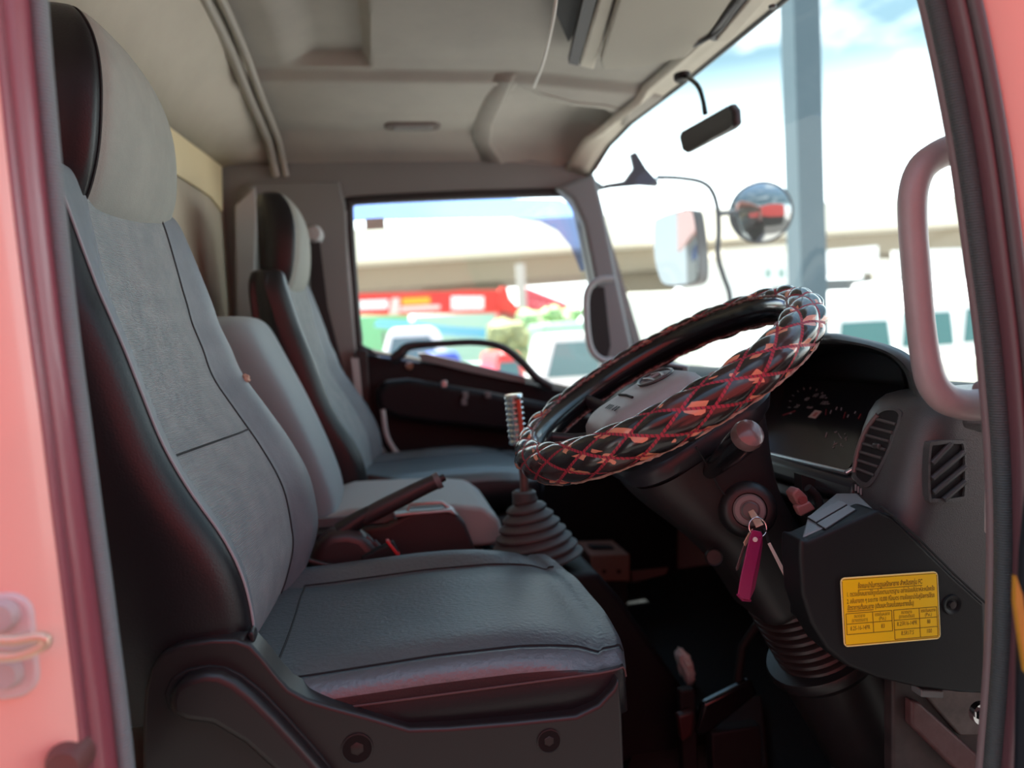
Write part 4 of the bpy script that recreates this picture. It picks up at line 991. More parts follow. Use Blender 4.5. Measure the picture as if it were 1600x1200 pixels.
tube('silver_strip', [V((.637, .932, .637)), V((.652, .920, .650)), V((.672, .914, .668))], .0034, mk('satin silver strip', (.62, .66, .68), .22, .9), ds, seg=10)
# lip under the instrument panel and the side cheek left of it
prism('lower_lip', [V((.625, .90, .628)), V((.640, .90, .634)), V((.70, .90, .63)), V((.70, .90, .585)), V((.635, .90, .590)), V((.618, .90, .606))], (0, .45, 0), mk('blue black lip', (.022, .024, .028), .36), ds, bevel=.006)
prism('dash_edge', [V((.600, .885, .588)), V((.612, .885, .598)), V((.66, .885, .590)), V((.66, .885, .560)), V((.612, .885, .570))], (0, .47, 0), plastic, ds, bevel=.005)
prism('hood_cheek', [V((.64, 1.33, .62)), V((.79, 1.33, .76)), V((.80, 1.33, .80)), V((.69, 1.33, .79)), V((.635, 1.33, .67))], (0, .015, 0), mk('maroon black cheek', (.032, .022, .023), .4), ds, bevel=.004)
# vent housing: rounded block
rings = []
for z, xf, xb, ya, yb, r in ((.42, .630, .86, .804, .92, .030), (.50, .618, .86, .803, .93, .033), (.540, .612, .86, .802, .935, .036), (.58, .616, .86, .80, .940, .040), (.62, .628, .86, .80, .945, .044), (.66, .640, .86, .80, .948, .046), (.70, .652, .86, .80, .948, .048), (.722, .660, .86, .800, .945, .048), (.736, .668, .86, .802, .940, .046), (.746, .680, .855, .81, .932, .042), (.751, .695, .85, .825, .92, .036), (.752, .72, .84, .845, .90, .02)):
    rings.append(rrect(((xf+xb)/2, (ya+yb)/2, z), (1, 0, 0), (0, 1, 0), (xb-xf)/2, (yb-ya)/2, r, 8))
bm = bmesh.new(); loft(bm, rings); link('vent_housing', bm, dashp, ds, angle=60)
# tall air vent on the driver-facing face
def vf(px, py, e=0.):           # hit the sloping front face of the housing
    n_ = V((-1, -.12, .30)).normalized(); p0 = V((.640, .88, .66))+n_*e; d = ray(px, py); return CP+d*((p0-CP).dot(n_)/d.dot(n_))
vn = V((-1, -.12, .30)).normalized()
vo_ = [(1373, 640), (1392, 636), (1406, 641), (1408, 652), (1396, 690), (1378, 730), (1361, 757), (1350, 760), (1337, 752), (1331, 738), (1338, 705), (1355, 664)]
vi_ = [(1375, 645), (1392, 641), (1402, 645), (1403, 654), (1392, 690), (1374, 727), (1358, 751), (1350, 753), (1341, 747), (1337, 737), (1343, 707), (1359, 667)]
vo3 = [vf(a, b, .003) for a, b in vo_]; vi3 = [vf(a, b, .004) for a, b in vi_]; vi4 = [p-vn*.02 for p in vi3]; vo4 = [p-vn*.012 for p in vo3]
bm = bmesh.new()
n = len(vo3); L4 = [[bm.verts.new(p) for p in cr_pts(l, 4, True)] for l in (vo4, vo3, vi3, vi4)]
m_ = len(L4[0])
for a_, b_ in zip(L4, L4[1:]):
    for i in range(m_): bm.faces.new((a_[i], a_[(i+1) % m_], b_[(i+1) % m_], b_[i]))
vent = link('air_vent', bm, dashp, ds, angle=40)
bm = bmesh.new(); bm.faces.new([bm.verts.new(p-vn*-.001) for p in cr_pts([vf(a, b, .0015) for a, b in vi_], 4, True)])
link('vent_recess', bm, black, vent, smooth=False)
for k in range(7):
    t = k/6
    la = (1366-28*t+4*sin(pi*t)*-1, 657+78*t); lb = (1400-33*t, 661+80*t)
    a1, b1 = vf(la[0], la[1]-3, .003), vf(lb[0], lb[1]+2, .003)
    tube('slat', [a1, b1], .0024, mk('slat plastic', (.075, .072, .073), .4), vent, seg=8, flat=1)
tube('side_strip', [vf(1371, 648, .004), vf(1353, 672, .004), vf(1340, 706, .004), vf(1334, 738, .004)], .0034, mk('rosy side strip', (.13, .085, .085), .4), vent, smooth_n=4, seg=8)
bm = bmesh.new(); box_bm(bm, vf(1370, 697, .006), (.006, .012, .008)); link('vent_tab', bm, mk('tab plastic', (.05, .05, .05), .35), vent, bevel=.002)
prism('thumb_wheel', [vf(1334, 754, .003), vf(1346, 764, .003), vf(1348, 775, .003), vf(1334, 766, .003)], vn*.002, black, ds)
for k in range(3): tube('wheel_rib', [vf(1337+k*4, 757+k*3, .006), vf(1337+k*4, 767+k*3, .006)], .0014, mk('rib grey', (.16, .16, .16), .5), ds, seg=6)
# side defroster grille on the end face
gY = .7995
gfr = [(1452, 700), (1462, 690), (1500, 688), (1510, 696), (1511, 770), (1504, 782), (1462, 785), (1451, 776)]
go, gi = cr_pts(PL(gfr, gY-.004), 4, True), []
gc = sum(go, V())/len(go); gi = [gc+(p-gc)*.88 for p in go]
bm = bmesh.new(); L4 = [[bm.verts.new(p) for p in l] for l in ([p+V((0, .010, 0)) for p in go], go, gi, [p+V((0, .012, 0)) for p in gi])]
m_ = len(go)
for a_, b_ in zip(L4, L4[1:]):
    for i in range(m_): bm.faces.new((a_[i], a_[(i+1) % m_], b_[(i+1) % m_], b_[i]))
gril = link('defroster_grille', bm, dashp, ds, angle=40)
bm = bmesh.new(); bm.faces.new([bm.verts.new(p+V((0, -.0005+.004, 0))) for p in gi]); link('grille_recess', bm, black, gril, smooth=False)
for (a, b), (c_, d_) in (((1456, 724), (1486, 693)), ((1456, 748), (1506, 706)), ((1458, 770), (1508, 729)), ((1474, 781), (1508, 752))):
    tube('grille_bar', [P(a, b, gY-.003), P(c_, d_, gY-.003)], .0036, dashp, gril, seg=8)
# upper end cover (right of and under the grille) and the lower panel with the sticker
up_end = [(1392, 800), (1400, 760), (1440, 690), (1452, 652), (1480, 640), (1520, 648), (1548, 658), (1540, 760), (1537, 938), (1480, 885)]
prism('top_pad', [V((.70, .80, .735)), V((.80, .78, .725)), V((.86, .79, .70)), V((1.0, .95, .72)), V((.98, 1.25, .74)), V((.80, .97, .75)), V((.72, .93, .752))], (0, 0, -.03), dashp, ds, bevel=.012)
low = [(1251, 842), (1250, 870), (1254, 930), (1268, 975), (1292, 1015), (1325, 1042), (1370, 1060), (1430, 1074), (1500, 1083), (1541, 1085), (1539, 944), (1490, 900), (1395, 806), (1372, 797), (1300, 828), (1262, 845)]
lp = prism('lower_panel', PL(low, .798), (0, .045, 0), dashlow, ds, bevel=.017, segs=5)
tube('panel_joint', PL([(1376, 792), (1395, 806), (1440, 846), (1490, 896), (1540, 942)], .797), .0016, seam_m, ds, seg=6)
# shelf with two blank switch covers
sA, sB, sC, sD, sE = P(1253, 838, .81), P(1366, 795, .81), P(1340, 770, .88), P(1306, 770, .90), P(1262, 806, .85)
prism('switch_shelf', [sA, sB, sC, sD, sE], (0, 0, -.02), shelfp, ds, bevel=.003)
sn = (sB-sA).cross(sE-sA).normalized(); sn = sn if sn.z > 0 else -sn
def shh(px, py, e=.0005):
    d = ray(px, py); p0 = sA+sn*e; return CP+d*((p0-CP).dot(sn)/d.dot(sn))
for quad in (((1262, 809), (1312, 783), (1323, 789), (1275, 817)), ((1277, 819), (1325, 791), (1337, 797), (1290, 827))):
    pr_ = prism('switch_blank', [shh(a, b, .0006) for a, b in quad], sn*.0018, shelfp, ds, bevel=.0006)
    tube('blank_gap', [shh(a, b, .0006) for a, b in quad], .0011, black, pr_, closed=True, seg=6)
sr_ = P(1488, 945, .797)
rev('screw_recess', [(.0005, .002), (.006, .002), (.010, -.001), (.0125, -.0012), (.014, .003)], sr_, (0, 1, 0), dashlow, ds, seg=28)
rev('screw_head', [(.0005, -.002), (.0045, -.0018), (.005, .001), (.005, .003)], sr_, (0, 1, 0), mk('dark screw', (.05, .045, .045), .3, .6), ds, seg=16)
for a, b, r in ((1241, 868, .0065), (1243, 884, .0065), (1246, 908, .0075), (1250, 934, .006)):
    rev('rotary_knob', [(r*.8, -.003), (r, -.002), (r, .010)], P(a, b, .835), (-.3, 1, 0), plastic, ds, seg=18)
    rev('knob_print', [(r*.45, -.0034), (r*.62, -.0034), (r*.62, -.003)], P(a, b, .835), (-.3, 1, 0), mk('grey knob print', (.16, .16, .16), .6), ds, seg=18)
box('rotary_panel', P(1252, 900, .87), (.02, .03, .11), black, ds, bevel=.004)
# clips below the panel
prism('panel_clip', PL([(1440, 1078), (1475, 1080), (1475, 1092), (1440, 1090)], .82), (0, .02, 0), midgrey, ds, bevel=.002)
# exposed plug and wiring between column and dash
wp = thing('wiring_plug', 'reddish exposed wiring plug in the gap between column and dash', 'wiring plug', P(1250, 780, .93))
cor = mk('dusty coral plastic', (.24, .10, .095), .5)
prism('plug_body', PL([(1238, 772), (1248, 762), (1262, 775), (1266, 792), (1256, 800), (1245, 786)], .90), (0, .02, 0), cor, wp, bevel=.003)
prism('plug_body', PL([(1244, 792), (1266, 783), (1276, 796), (1268, 800), (1252, 808)], .895), (0, .012, 0), cor, wp, bevel=.003)
rev('socket', [(.003, -.002), (.006, -.002), (.006, .004)], P(1254, 782, .898), (0, 1, 0), mk('dark coral', (.20, .05, .05), .5), wp, seg=18)
tube('cable', PL([(1262, 762), (1276, 776), (1282, 800), (1276, 815)], .925), .006, black, wp, smooth_n=4)
prism('gap_backing', PL([(1252, 742), (1310, 760), (1316, 800), (1270, 840), (1256, 800)], .985), (0, .02, 0), black, ds)
# yellow sticker with print
stk = thing('tyre_label', 'yellow tyre pressure label in Thai on the lower dash panel', 'label', P(1392, 950, .797))
q = [P(1313, 904, .7965), P(1464, 891, .7965), P(1470, 999, .7965), P(1318, 1010, .7965)]
U = ((q[1]-q[0])+(q[2]-q[3]))/2; Vv = ((q[0]-q[3])+(q[1]-q[2]))/2; cS = sum(q, V())/4
ux, vx = U.normalized(), Vv.normalized(); hw, hh = U.length/2, Vv.length/2
def SP(a, b, d): return cS+U*(a-.5)+Vv*(.5-b)+V((0, -d, 0))       # a right, b down, 0..1
prism('label_sheet', [cS+ux*p.x+vx*p.y for p in rrect((0, 0, 0), (1, 0, 0), (0, 1, 0), hw, hh, .006, 6)], (0, -.0006, 0), mk('label pale edge', (1, .80, .34), .45), stk)
prism('label_face', [cS+ux*p.x+vx*p.y+V((0, -.0006, 0)) for p in rrect((0, 0, 0), (1, 0, 0), (0, 1, 0), hw-.0015, hh-.0015, .005, 6)], (0, -.0002, 0), mk('label yellow', (1, .60, .003), .42), stk)
ink = mk('label ink', (.12, .03, .004), .6)
def stx(body, a, b, s, wmax=None, al='LEFT', heavy=0):
    return text('label_print', body, s, SP(a, b, .0009), ux, vx, ink, stk, al, .00003, wmax*U.length if wmax else None, heavy)
stx('ข้อแนะนำในการดูแลรักษายาง สำหรับรถรุ่น FC', .5, .165, .0085, .66, 'CENTER', .00012)
stx('1. ตรวจเช็คลมยางให้ถูกต้องตามมาตรฐาน อย่างน้อยสัปดาห์ละหนึ่งครั้ง', .05, .275, .0078, .90, heavy=.00006)
stx('2. สลับยางทุก ๆ ระยะทาง 10,000 กิโลเมตร ตามข้อแนะนำในคู่มือการใช้รถ', .05, .375, .0078, .90, heavy=.00006)
stx('อัตราการเติมลมยาง (เติมและวัดลมในขณะยางเย็น)', .05, .47, .0082, .68, heavy=.0001)
def rule(a, b, c_, d_, w_=.00035):
    p1, p2 = SP(a, b, .0008), SP(c_, d_, .0008); t = (p2-p1).normalized(); s_ = t.cross(V((0, 1, 0)))*w_
    prism('label_rule', [p1+s_, p2+s_, p2-s_, p1-s_], (0, -.0002, 0), ink, stk, smooth=False)
for a, b, c_, d_ in ((.17, .19, .83, .19), (.05, .49, .315, .49), (.035, .52, .50, .52), (.035, .67, .50, .67), (.035, .82, .50, .82), (.035, .52, .035, .82), (.305, .52, .305, .82), (.50, .52, .50, .82),
                     (.52, .52, .97, .52), (.52, .67, .97, .67), (.52, .81, .97, .81), (.52, .95, .97, .95), (.52, .52, .52, .95), (.785, .52, .785, .95), (.97, .52, .97, .95)):
    rule(a, b, c_, d_)
for k, (a, b, c_, d_) in enumerate(((.02, .03, .98, .03), (.02, .97, .98, .97), (.013, .05, .013, .95), (.987, .05, .987, .95))): rule(a, b, c_, d_, .0003)
for body, a, b, s, w_ in (('ขนาดยาง', .17, .585, .006, .11), ('(ยางธรรมดา)', .17, .645, .006, .16), ('แรงดันลมยาง', .402, .585, .006, .15), ('(Psi.)', .402, .645, .006, .07), ('8.25-16-14PR', .17, .765, .0075, .20), ('83', .402, .765, .0075, .035),
                          ('ขนาดยาง', .652, .585, .006, .11), ('(ยางเรเดียล)', .652, .645, .006, .16), ('แรงดันลมยาง', .878, .585, .006, .15), ('(Psi.)', .878, .645, .006, .07), ('8.25R16-14PR', .652, .755, .0075, .21), ('88', .878, .755, .0075, .035),
                          ('8.5R17.5', .652, .895, .0075, .13), ('100', .878, .895, .0075, .05)):
    stx(body, a, b, s, w_, 'CENTER')
# pedals and floor mat
pd = thing('pedal', 'broad glossy black pedal on a hinged arm left of the steering column sleeve', 'pedal', PZ(1140, 1150, .02))
pd2 = thing('pedal', 'small maroon pedal pad just left of the broad black pedal', 'pedal', PZ(1070, 1150, .02))
fp = [PZ(1000, 1150, .012), PZ(1030, 1120, .012), PZ(1190, 1090, .012), PZ(1200, 1200, .012), PZ(1150, 1260, .012), PZ(960, 1260, .012)]
mat_o = prism('floor_mat', fp, (0, 0, .008), mk('maroon black rubber mat', (.035, .018, .018), .5, bump=('noise', 60, .5, .003)), loc=fp[0], bevel=.004)
tag(mat_o, 'maroon black rubber floor mat in the driver footwell', 'floor mat')
prism('pedal_pad', PL([(1100, 1100), (1175, 1062), (1185, 1085), (1105, 1150), (1088, 1150)], 1.25), (0, .02, 0), gloss_black, pd, bevel=.006)
tube('pedal_arm', PL([(1150, 1085), (1160, 1010), (1200, 950)], 1.27), .008, black, pd)
box('pedal_hinge', V((P(1145, 1130, 1.26).x, 1.26, .05)), (.10, .03, .10), black, pd, bevel=.004)
prism('pedal_pad', PL([(1060, 1120), (1085, 1112), (1082, 1150), (1066, 1160)], 1.24), (0, .02, 0), mk('maroon pedal', (.05, .018, .018), .4), pd2, bevel=.004)
box('pedal_hinge', V((P(1074, 1130, 1.27).x, 1.272, .09)), (.03, .02, .18), black, pd2, bevel=.004)
bt = rev('floor_mound', [(.13, 0), (.125, .03), (.10, .07), (.06, .09), (.002, .095)], V((P(1430, 1200, .93).x, .97, .06)), (0, 0, 1), mk('brown carpet', (.06, .035, .032), .9, bump=('noise', 250, .8, .003)), loc=(P(1430, 1200, .93).x, .97, .06), seg=28)
tag(bt, 'brown carpet mound under the dash end by the sill', 'carpet')
tube('dash_harness', PL([(1395, 1060), (1400, 1120), (1390, 1160), (1396, 1220)], .90), .007, black, ds, smooth_n=4)
# ================================================================== outside
GZ = -1.10
gm = mk('pale concrete yard', (.30, .29, .275), .85, var=(.6, .4, (.24, .23, .22)))
prism('ground', [V((-80, -30, GZ)), V((120, -30, GZ)), V((120, 140, GZ)), V((-80, 140, GZ))], (0, 0, -.1), gm, smooth=False)['kind'] = 'structure'
# unseen red truck side added behind the photographer: it throws the red light on the near faces
prism('unseen_lorry_side', [V((-4.0, -2.3, .62)), V((4.6, -2.3, .62)), V((4.6, -2.3, 2.7)), V((-4.0, -2.3, 2.7))], (0, -.2, 0), mk('red lorry paint', (.52, .05, .047), .35))['kind'] = 'structure'
prism('unseen_lorry_base', [V((-4.0, -2.32, GZ+.02)), V((4.6, -2.32, GZ+.02)), V((4.6, -2.32, .62)), V((-4.0, -2.32, .62))], (0, -.2, 0), black)['kind'] = 'structure'  # unseen dark lower part, added so upright faces reflect dark
prism('unseen_dark_ground', [V((-9, -9, GZ+.004)), V((9, -9, GZ+.004)), V((9, .4, GZ+.004)), V((-9, .4, GZ+.004))], (0, 0, .006), mk('added dark ground', (.06, .058, .056), .9))['kind'] = 'structure'  # unseen dark patch added to cut ground bounce on the near side
# steel post
pole = prism('street_post', [P(1245, 100, 6.0)+V((0, 0, 0))]*0 or [V((a, b, GZ)) for a, b in ((P(1268, 500, 6.0).x-.125, 5.94), (P(1268, 500, 6.0).x+.125, 5.94), (P(1268, 500, 6.0).x+.125, 6.16), (P(1268, 500, 6.0).x-.125, 6.16))], (0, 0, 7.5), mk('blue grey post paint', (.075, .12, .145), .5, var=(3, .4, (.10, .145, .17))), loc=(P(1268, 500, 6.0).x, 6.05, GZ), smooth=False)
tag(pole, 'tall blue grey square post standing in front of the windscreen', 'post')
# viaduct
D = 42
vd = thing('street_viaduct', 'long concrete road viaduct crossing the whole background', 'viaduct', (10, D, GZ))
conc = mk('viaduct concrete', (.80, .76, .66), .8); concd = mk('shaded viaduct concrete', (.30, .26, .20), .9)  # second concrete is darkened for the shade under the deck
def ub(px, py): 
    p = P(px, py, D); return p
zl, zr = ub(560, 440).z, ub(1540, 372).z
xl, xr_ = ub(300, 440).x, ub(1700, 380).x
zz = lambda x: 4.55+(x-ub(560, 440).x)/(ub(1540, 372).x-ub(560, 440).x)*(zr-zl)*0+ (x-ub(560,440).x)*.0
def vbeam(name, z0, z1, y0, y1, m):
    bm = bmesh.new(); A = V((xl-15, 0, 0)); 
    def zat(x, base): 
        t = (x-ub(560, 440).x)/(ub(1540, 372).x-ub(560, 440).x); return (zl+(zr-zl)*t)+base
    xs = (xl-12, xr_+12)
    vsn = [bm.verts.new((x, y, zat(x, z))) for x in xs for y in (y0, y1) for z in (z0, z1)]
    for f in ((0, 1, 3, 2), (4, 6, 7, 5), (0, 4, 5, 1), (2, 3, 7, 6), (0, 2, 6, 4), (1, 5, 7, 3)): bm.faces.new([vsn[i] for i in f])
    return link(name, bm, m, vd, smooth=False)
vbeam('parapet', .55, 2.1, D-5.2, D-4.9, conc)
vbeam('deck', .45, .85, D-5, D+5, conc)
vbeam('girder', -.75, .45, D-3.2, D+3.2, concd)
for px in (720, 1392, 1010):
    x = P(px, 450, D).x; t = (x-ub(560, 440).x)/(ub(1540, 372).x-ub(560, 440).x); zt_ = zl+(zr-zl)*t-.75
    bm = bmesh.new()
    prism_bm(bm, [V((x-2.4, D-1, zt_)), V((x+2.4, D-1, zt_)), V((x+.8, D-1, zt_-1.6)), V((x+.8, D-1, GZ)), V((x-.8, D-1, GZ)), V((x-.8, D-1, zt_-1.6))], (0, 2, 0))
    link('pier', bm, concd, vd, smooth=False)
# red crane truck seen through the passenger window
red = mk('crane red', (.75, .03, .02), .4); redp = mk('faded lattice red', (.62, .10, .13), .5)
CY = 22
ct = thing('crane_truck', 'red crane truck with a long boom beyond the passenger window', 'crane truck', P(690, 560, CY))
ct.location.z = GZ
prism('boom', PL([(300, 458), (560, 459), (700, 455), (722, 453), (775, 453), (798, 468), (806, 478), (812, 484), (800, 488), (560, 492), (300, 494)], CY), (0, .6, 0), red, ct, smooth=False)
prism('boom_head', PL([(776, 470), (784, 448), (792, 448), (797, 466), (812, 482), (806, 492), (780, 484)], CY-.05), (0, .5, 0), red, ct, smooth=False)
for quad, m in ((((705, 463), (756, 463), (756, 483), (705, 484)), white_pt), (((628, 466), (672, 464), (672, 474), (628, 476)), mk('boom yellow', (.85, .42, .02), .5)), (((560, 470), (606, 468), (606, 482), (560, 484)), white_pt), (((612, 466), (624, 465), (624, 490), (608, 492)), mk('boom pale', (.85, .60, .55), .5)), (((626, 479), (688, 476), (688, 483), (626, 487)), mk('boom pale', (.85, .6, .55), .5))):
    prism('boom_patch', PL(quad, CY-.02), (0, .02, 0), m, ct, smooth=False)
prism('turret', PL([(785, 484), (808, 484), (812, 520), (806, 545), (778, 545), (780, 510)], CY), (0, 1.2, 0), mk('brown red steel', (.32, .09, .08), .6), ct, smooth=False)
prism('chassis', [V((P(560, 500, CY).x-4, CY, GZ+.6)), V((P(830, 500, CY).x, CY, GZ+.6)), V((P(830, 500, CY).x, CY, GZ+1.25)), V((P(560, 500, CY).x-4, CY, GZ+1.25))], (0, 2.2, 0), mk('teal body', (.35, .55, .45), .5), ct, smooth=False)
for px in (600, 680, 800):
    p = P(px, 500, CY); rev('wheel', [(.001, -.15), (.5, -.15), (.52, -.1), (.52, .15)], V((p.x, CY+.1, GZ+.52)), (0, 1, 0), rubber, ct, seg=24)
def lattice(label, Y, tl, tr, br, bl):
    t = thing('lattice_boom', label, 'crane boom', P(*bl, Y))
    a, b, c_, d_ = [P(*q, Y) for q in (tl, tr, br, bl)]
    for yo in (0, .7):
        o_ = V((0, yo, 0))
        tube('chord', [a+o_, b+o_], .09, redp, t, seg=6); tube('chord', [d_+o_, c_+o_], .09, redp, t, seg=6); tube('chord', [a+o_, d_+o_], .09, redp, t, seg=6); tube('chord', [b+o_, c_+o_], .09, redp, t, seg=6)
        n_ = 8
        for k in range(n_):
            s0, s1 = k/n_, (k+1)/n_
            tube('brace', [a.lerp(b, s0)+o_, d_.lerp(c_, s1)+o_], .06, redp, t, seg=6); tube('brace', [d_.lerp(c_, s0)+o_, a.lerp(b, s1)+o_], .06, redp, t, seg=6)
    q_ = a.lerp(b, .5); tube('leg', [V((q_.x, Y+.35, GZ)), V((q_.x, Y+.35, d_.lerp(c_, .5).z))], .12, redp, t, seg=8)
    return t
lattice('faded red lattice crane boom right of the red crane truck', 28, (822, 452), (888, 478), (892, 492), (820, 486))
ms_ = prism('lattice_mast', [V((P(816, 480, 26).x-.15, 25.9, GZ)), V((P(816, 480, 26).x+.15, 25.9, GZ)), V((P(816, 480, 26).x+.15, 26.1, GZ)), V((P(816, 480, 26).x-.15, 26.1, GZ))], (0, 0, 4.6), mk('grey mast', (.45, .42, .40), .6), loc=(P(816, 480, 26).x, 26, GZ), smooth=False)
tag(ms_, 'slim grey mast between the red crane truck and the lattice boom', 'mast')
def blockthing(name, label, cat, px0, px1, ytop, Y, depth, m, extra=None):
    x0, x1 = P(px0, 500, Y).x, P(px1, 500, Y).x; zt_ = P((px0+px1)/2, ytop, Y).z
    t = thing(name, label, cat, ((x0+x1)/2, Y, GZ))
    prism('body', [V((x0, Y, GZ+.02)), V((x1, Y, GZ+.02)), V((x1, Y, zt_)), V((x0, Y, zt_))], (0, depth, 0), m, t, bevel=.05)
    if extra: extra(t, x0, x1, zt_, Y)
    return t
def carfn(name, label, cat, px0, px1, ytop, Y, m, glass=None):
    x0, x1 = P(px0, 500, Y).x, P(px1, 500, Y).x; zt_ = P((px0+px1)/2, ytop, Y).z; w_ = x1-x0; h_ = zt_-GZ
    t = thing(name, label, cat, ((x0+x1)/2, Y, GZ))
    body = [(0, .18), (.01, .5), (.16, .58), (.30, .97), (.36, 1.0), (.74, 1.0), (.82, .95), (.95, .60), (1, .52), (1, .18)]
    prism('body', [V((x0+a*w_, Y, GZ+b*h_)) for a, b in body], (0, 1.7, 0), m, t, bevel=.05)
    gl = [(.22, .60), (.33, .92), (.72, .92), (.86, .60)]
    prism('side_glass', [V((x0+a*w_, Y-.01, GZ+b*h_)) for a, b in gl], (0, .02, 0), glass or mk('car glass', (.12, .22, .24), .1), t)
    for a in (.2, .8):
        rev('wheel', [(.001, -.12), (.30, -.12), (.32, -.08), (.32, .1)], V((x0+a*w_, Y+.1, GZ+.32)), (0, 1, 0), rubber, t, seg=24)
    return t
carfn('van', 'white van under the blue canopy beyond the passenger window', 'van', 560, 712, 512, 15, white_pt)
carfn('car', 'white car right of the red crane truck beyond the passenger window', 'car', 818, 960, 520, 13, white_pt)
carfn('small_car', 'blue and white small car low behind the arched pull bar', 'car', 640, 732, 550, 12.5, mk('blue paint', (.06, .13, .55), .35, coat=.3))
carfn('red_car', 'red and white car low behind the arched pull bar', 'car', 752, 826, 550, 10, mk('bright red paint', (.75, .06, .06), .35, coat=.3))
blockthing('green_container', 'green container behind the white van', 'container', 545, 640, 492, 27, 2, mk('green steel', (.20, .55, .30), .6))
blockthing('teal_container', 'pale teal container below the crane boom', 'container', 650, 778, 490, 27, 2, mk('pale teal steel', (.40, .62, .52), .6))
cnp = thing('canopy', 'blue canopy sheet over the white van', 'canopy', P(700, 530, 18)); cnp.location.z = GZ
prism('sheet', PL([(590, 500), (640, 502), (700, 510), (780, 514), (785, 528), (720, 524), (640, 514), (585, 508)], 18), (0, 1.6, 0), mk('sky blue canopy', (.16, .50, .72), .6), cnp, smooth=False)
for px in (600, 775):
    p = P(px, 512, 18.2); tube('post', [V((p.x, 18.3, GZ)), V((p.x, 18.3, p.z-.1))], .04, midgrey, cnp, seg=8)
def hedge(name, label, px0, px1, ytop, Y, col):
    rng = random.Random(px0); x0, x1 = P(px0, 500, Y).x, P(px1, 500, Y).x; zt_ = P((px0+px1)/2, ytop, Y).z
    bm = bmesh.new()
    for k in range(160):
        p = V((rng.uniform(x0, x1), Y+rng.uniform(0, 1), GZ+(zt_-GZ)*rng.random()**.6))
        r = rng.uniform(.12, .3)
        bmesh.ops.create_icosphere(bm, subdivisions=1, radius=r, matrix=Matrix.Translation(p))
    o = link(name, bm, mk('leaf '+name+label[:5], col, .8, var=(8, .8, tuple(c*.5 for c in col))), loc=((x0+x1)/2, Y, GZ), smooth=False)
    return tag(o, label, 'bush')
hedge('bush', 'pale green bush under the lattice boom', 822, 905, 488, 19.5, (.34, .55, .26))
hedge('bush', 'brown green bush beside the crane turret', 778, 815, 512, 16, (.35, .38, .18))
blockthing('green_van', 'pale green parked van beyond the far windscreen pillar', 'van', 850, 930, 503, 16.5, 2, mk('pale green paint', (.40, .62, .48), .4), lambda t, x0, x1, zt_, Y: prism('window', [V((x0+(x1-x0)*a, Y-.02, GZ+(zt_-GZ)*b)) for a, b in ((.1, .6), (.9, .6), (.9, .88), (.1, .88))], (0, .02, 0), mk('van glass', (.25, .42, .38), .15), t))
# white trucks in a row in front of the windscreen
wglass = mk('teal truck glass', (.04, .16, .165), .12)
def truck(label, px, w_px, ytop, Y):
    x0 = P(px-w_px/2, 500, Y).x; x1 = P(px+w_px/2, 500, Y).x; zt_ = P(px, ytop, Y).z; w_ = x1-x0; h_ = zt_-GZ
    t = thing('white_truck', label, 'truck', ((x0+x1)/2, Y, GZ), 'white trucks parked in a row before the windscreen')
    prism('cab', [V((x0, Y, GZ+.35)), V((x1, Y, GZ+.35)), V((x1, Y, GZ+h_*.62)), V((x1-.06*w_, Y, GZ+h_*.80)), V((x0+.06*w_, Y, GZ+h_*.80)), V((x0, Y, GZ+h_*.62))], (0, 1.7, 0), white_pt, t, bevel=.08)
    bm = bmesh.new()
    loft(bm, [[V((x0+.05*w_, Y+.15, GZ+h_*.78)), V((x1-.05*w_, Y+.15, GZ+h_*.78)), V((x1-.05*w_, Y+1.7, GZ+h_*.78)), V((x0+.05*w_, Y+1.7, GZ+h_*.78))], [V((x0+.15*w_, Y+1.1, zt_)), V((x1-.12*w_, Y+1.1, zt_)), V((x1-.12*w_, Y+1.7, zt_)), V((x0+.15*w_, Y+1.7, zt_))]])
    link('roof_deflector', bm, white_pt, t, bevel=.05)
    prism('windscreen', [V((x0+a*w_, Y-.02, GZ+b*h_)) for a, b in ((.06, .50), (.94, .50), (.88, .74), (.12, .74))], (0, .03, 0), wglass, t)
    for k in range(4):
        box('grille_slat', V(((x0+x1)/2, Y-.02, GZ+h_*(.26+.05*k))), (w_*.7, .04, h_*.018), mk('grille grey', (.55, .56, .55), .5), t)
    for s in (.12, .88):
        box('headlamp', V((x0+w_*s, Y-.02, GZ+h_*.24)), (w_*.14, .05, h_*.06), mk('lamp lens', (.75, .78, .78), .1), t, bevel=.01)
        rev('wheel', [(.001, -.14), (.44, -.14), (.46, -.1), (.46, .14)], V((x0+w_*s, Y+.7, GZ+.46)), (1, 0, 0), rubber, t, seg=22)
    prism('cargo_box', [V((x0, Y+1.9, GZ+.7)), V((x1, Y+1.9, GZ+.7)), V((x1, Y+1.9, GZ+h_*.74)), V((x0, Y+1.9, GZ+h_*.74))], (0, 4, 0), white_pt, t)
    return t
truck('white truck immediately right of the tall blue grey post', 1350, 94, 448, 13.0)
truck('white truck seen behind the assist grip', 1449, 92, 432, 13.0)
truck('white truck seen through the loop of the assist grip', 1545, 92, 424, 13.0)
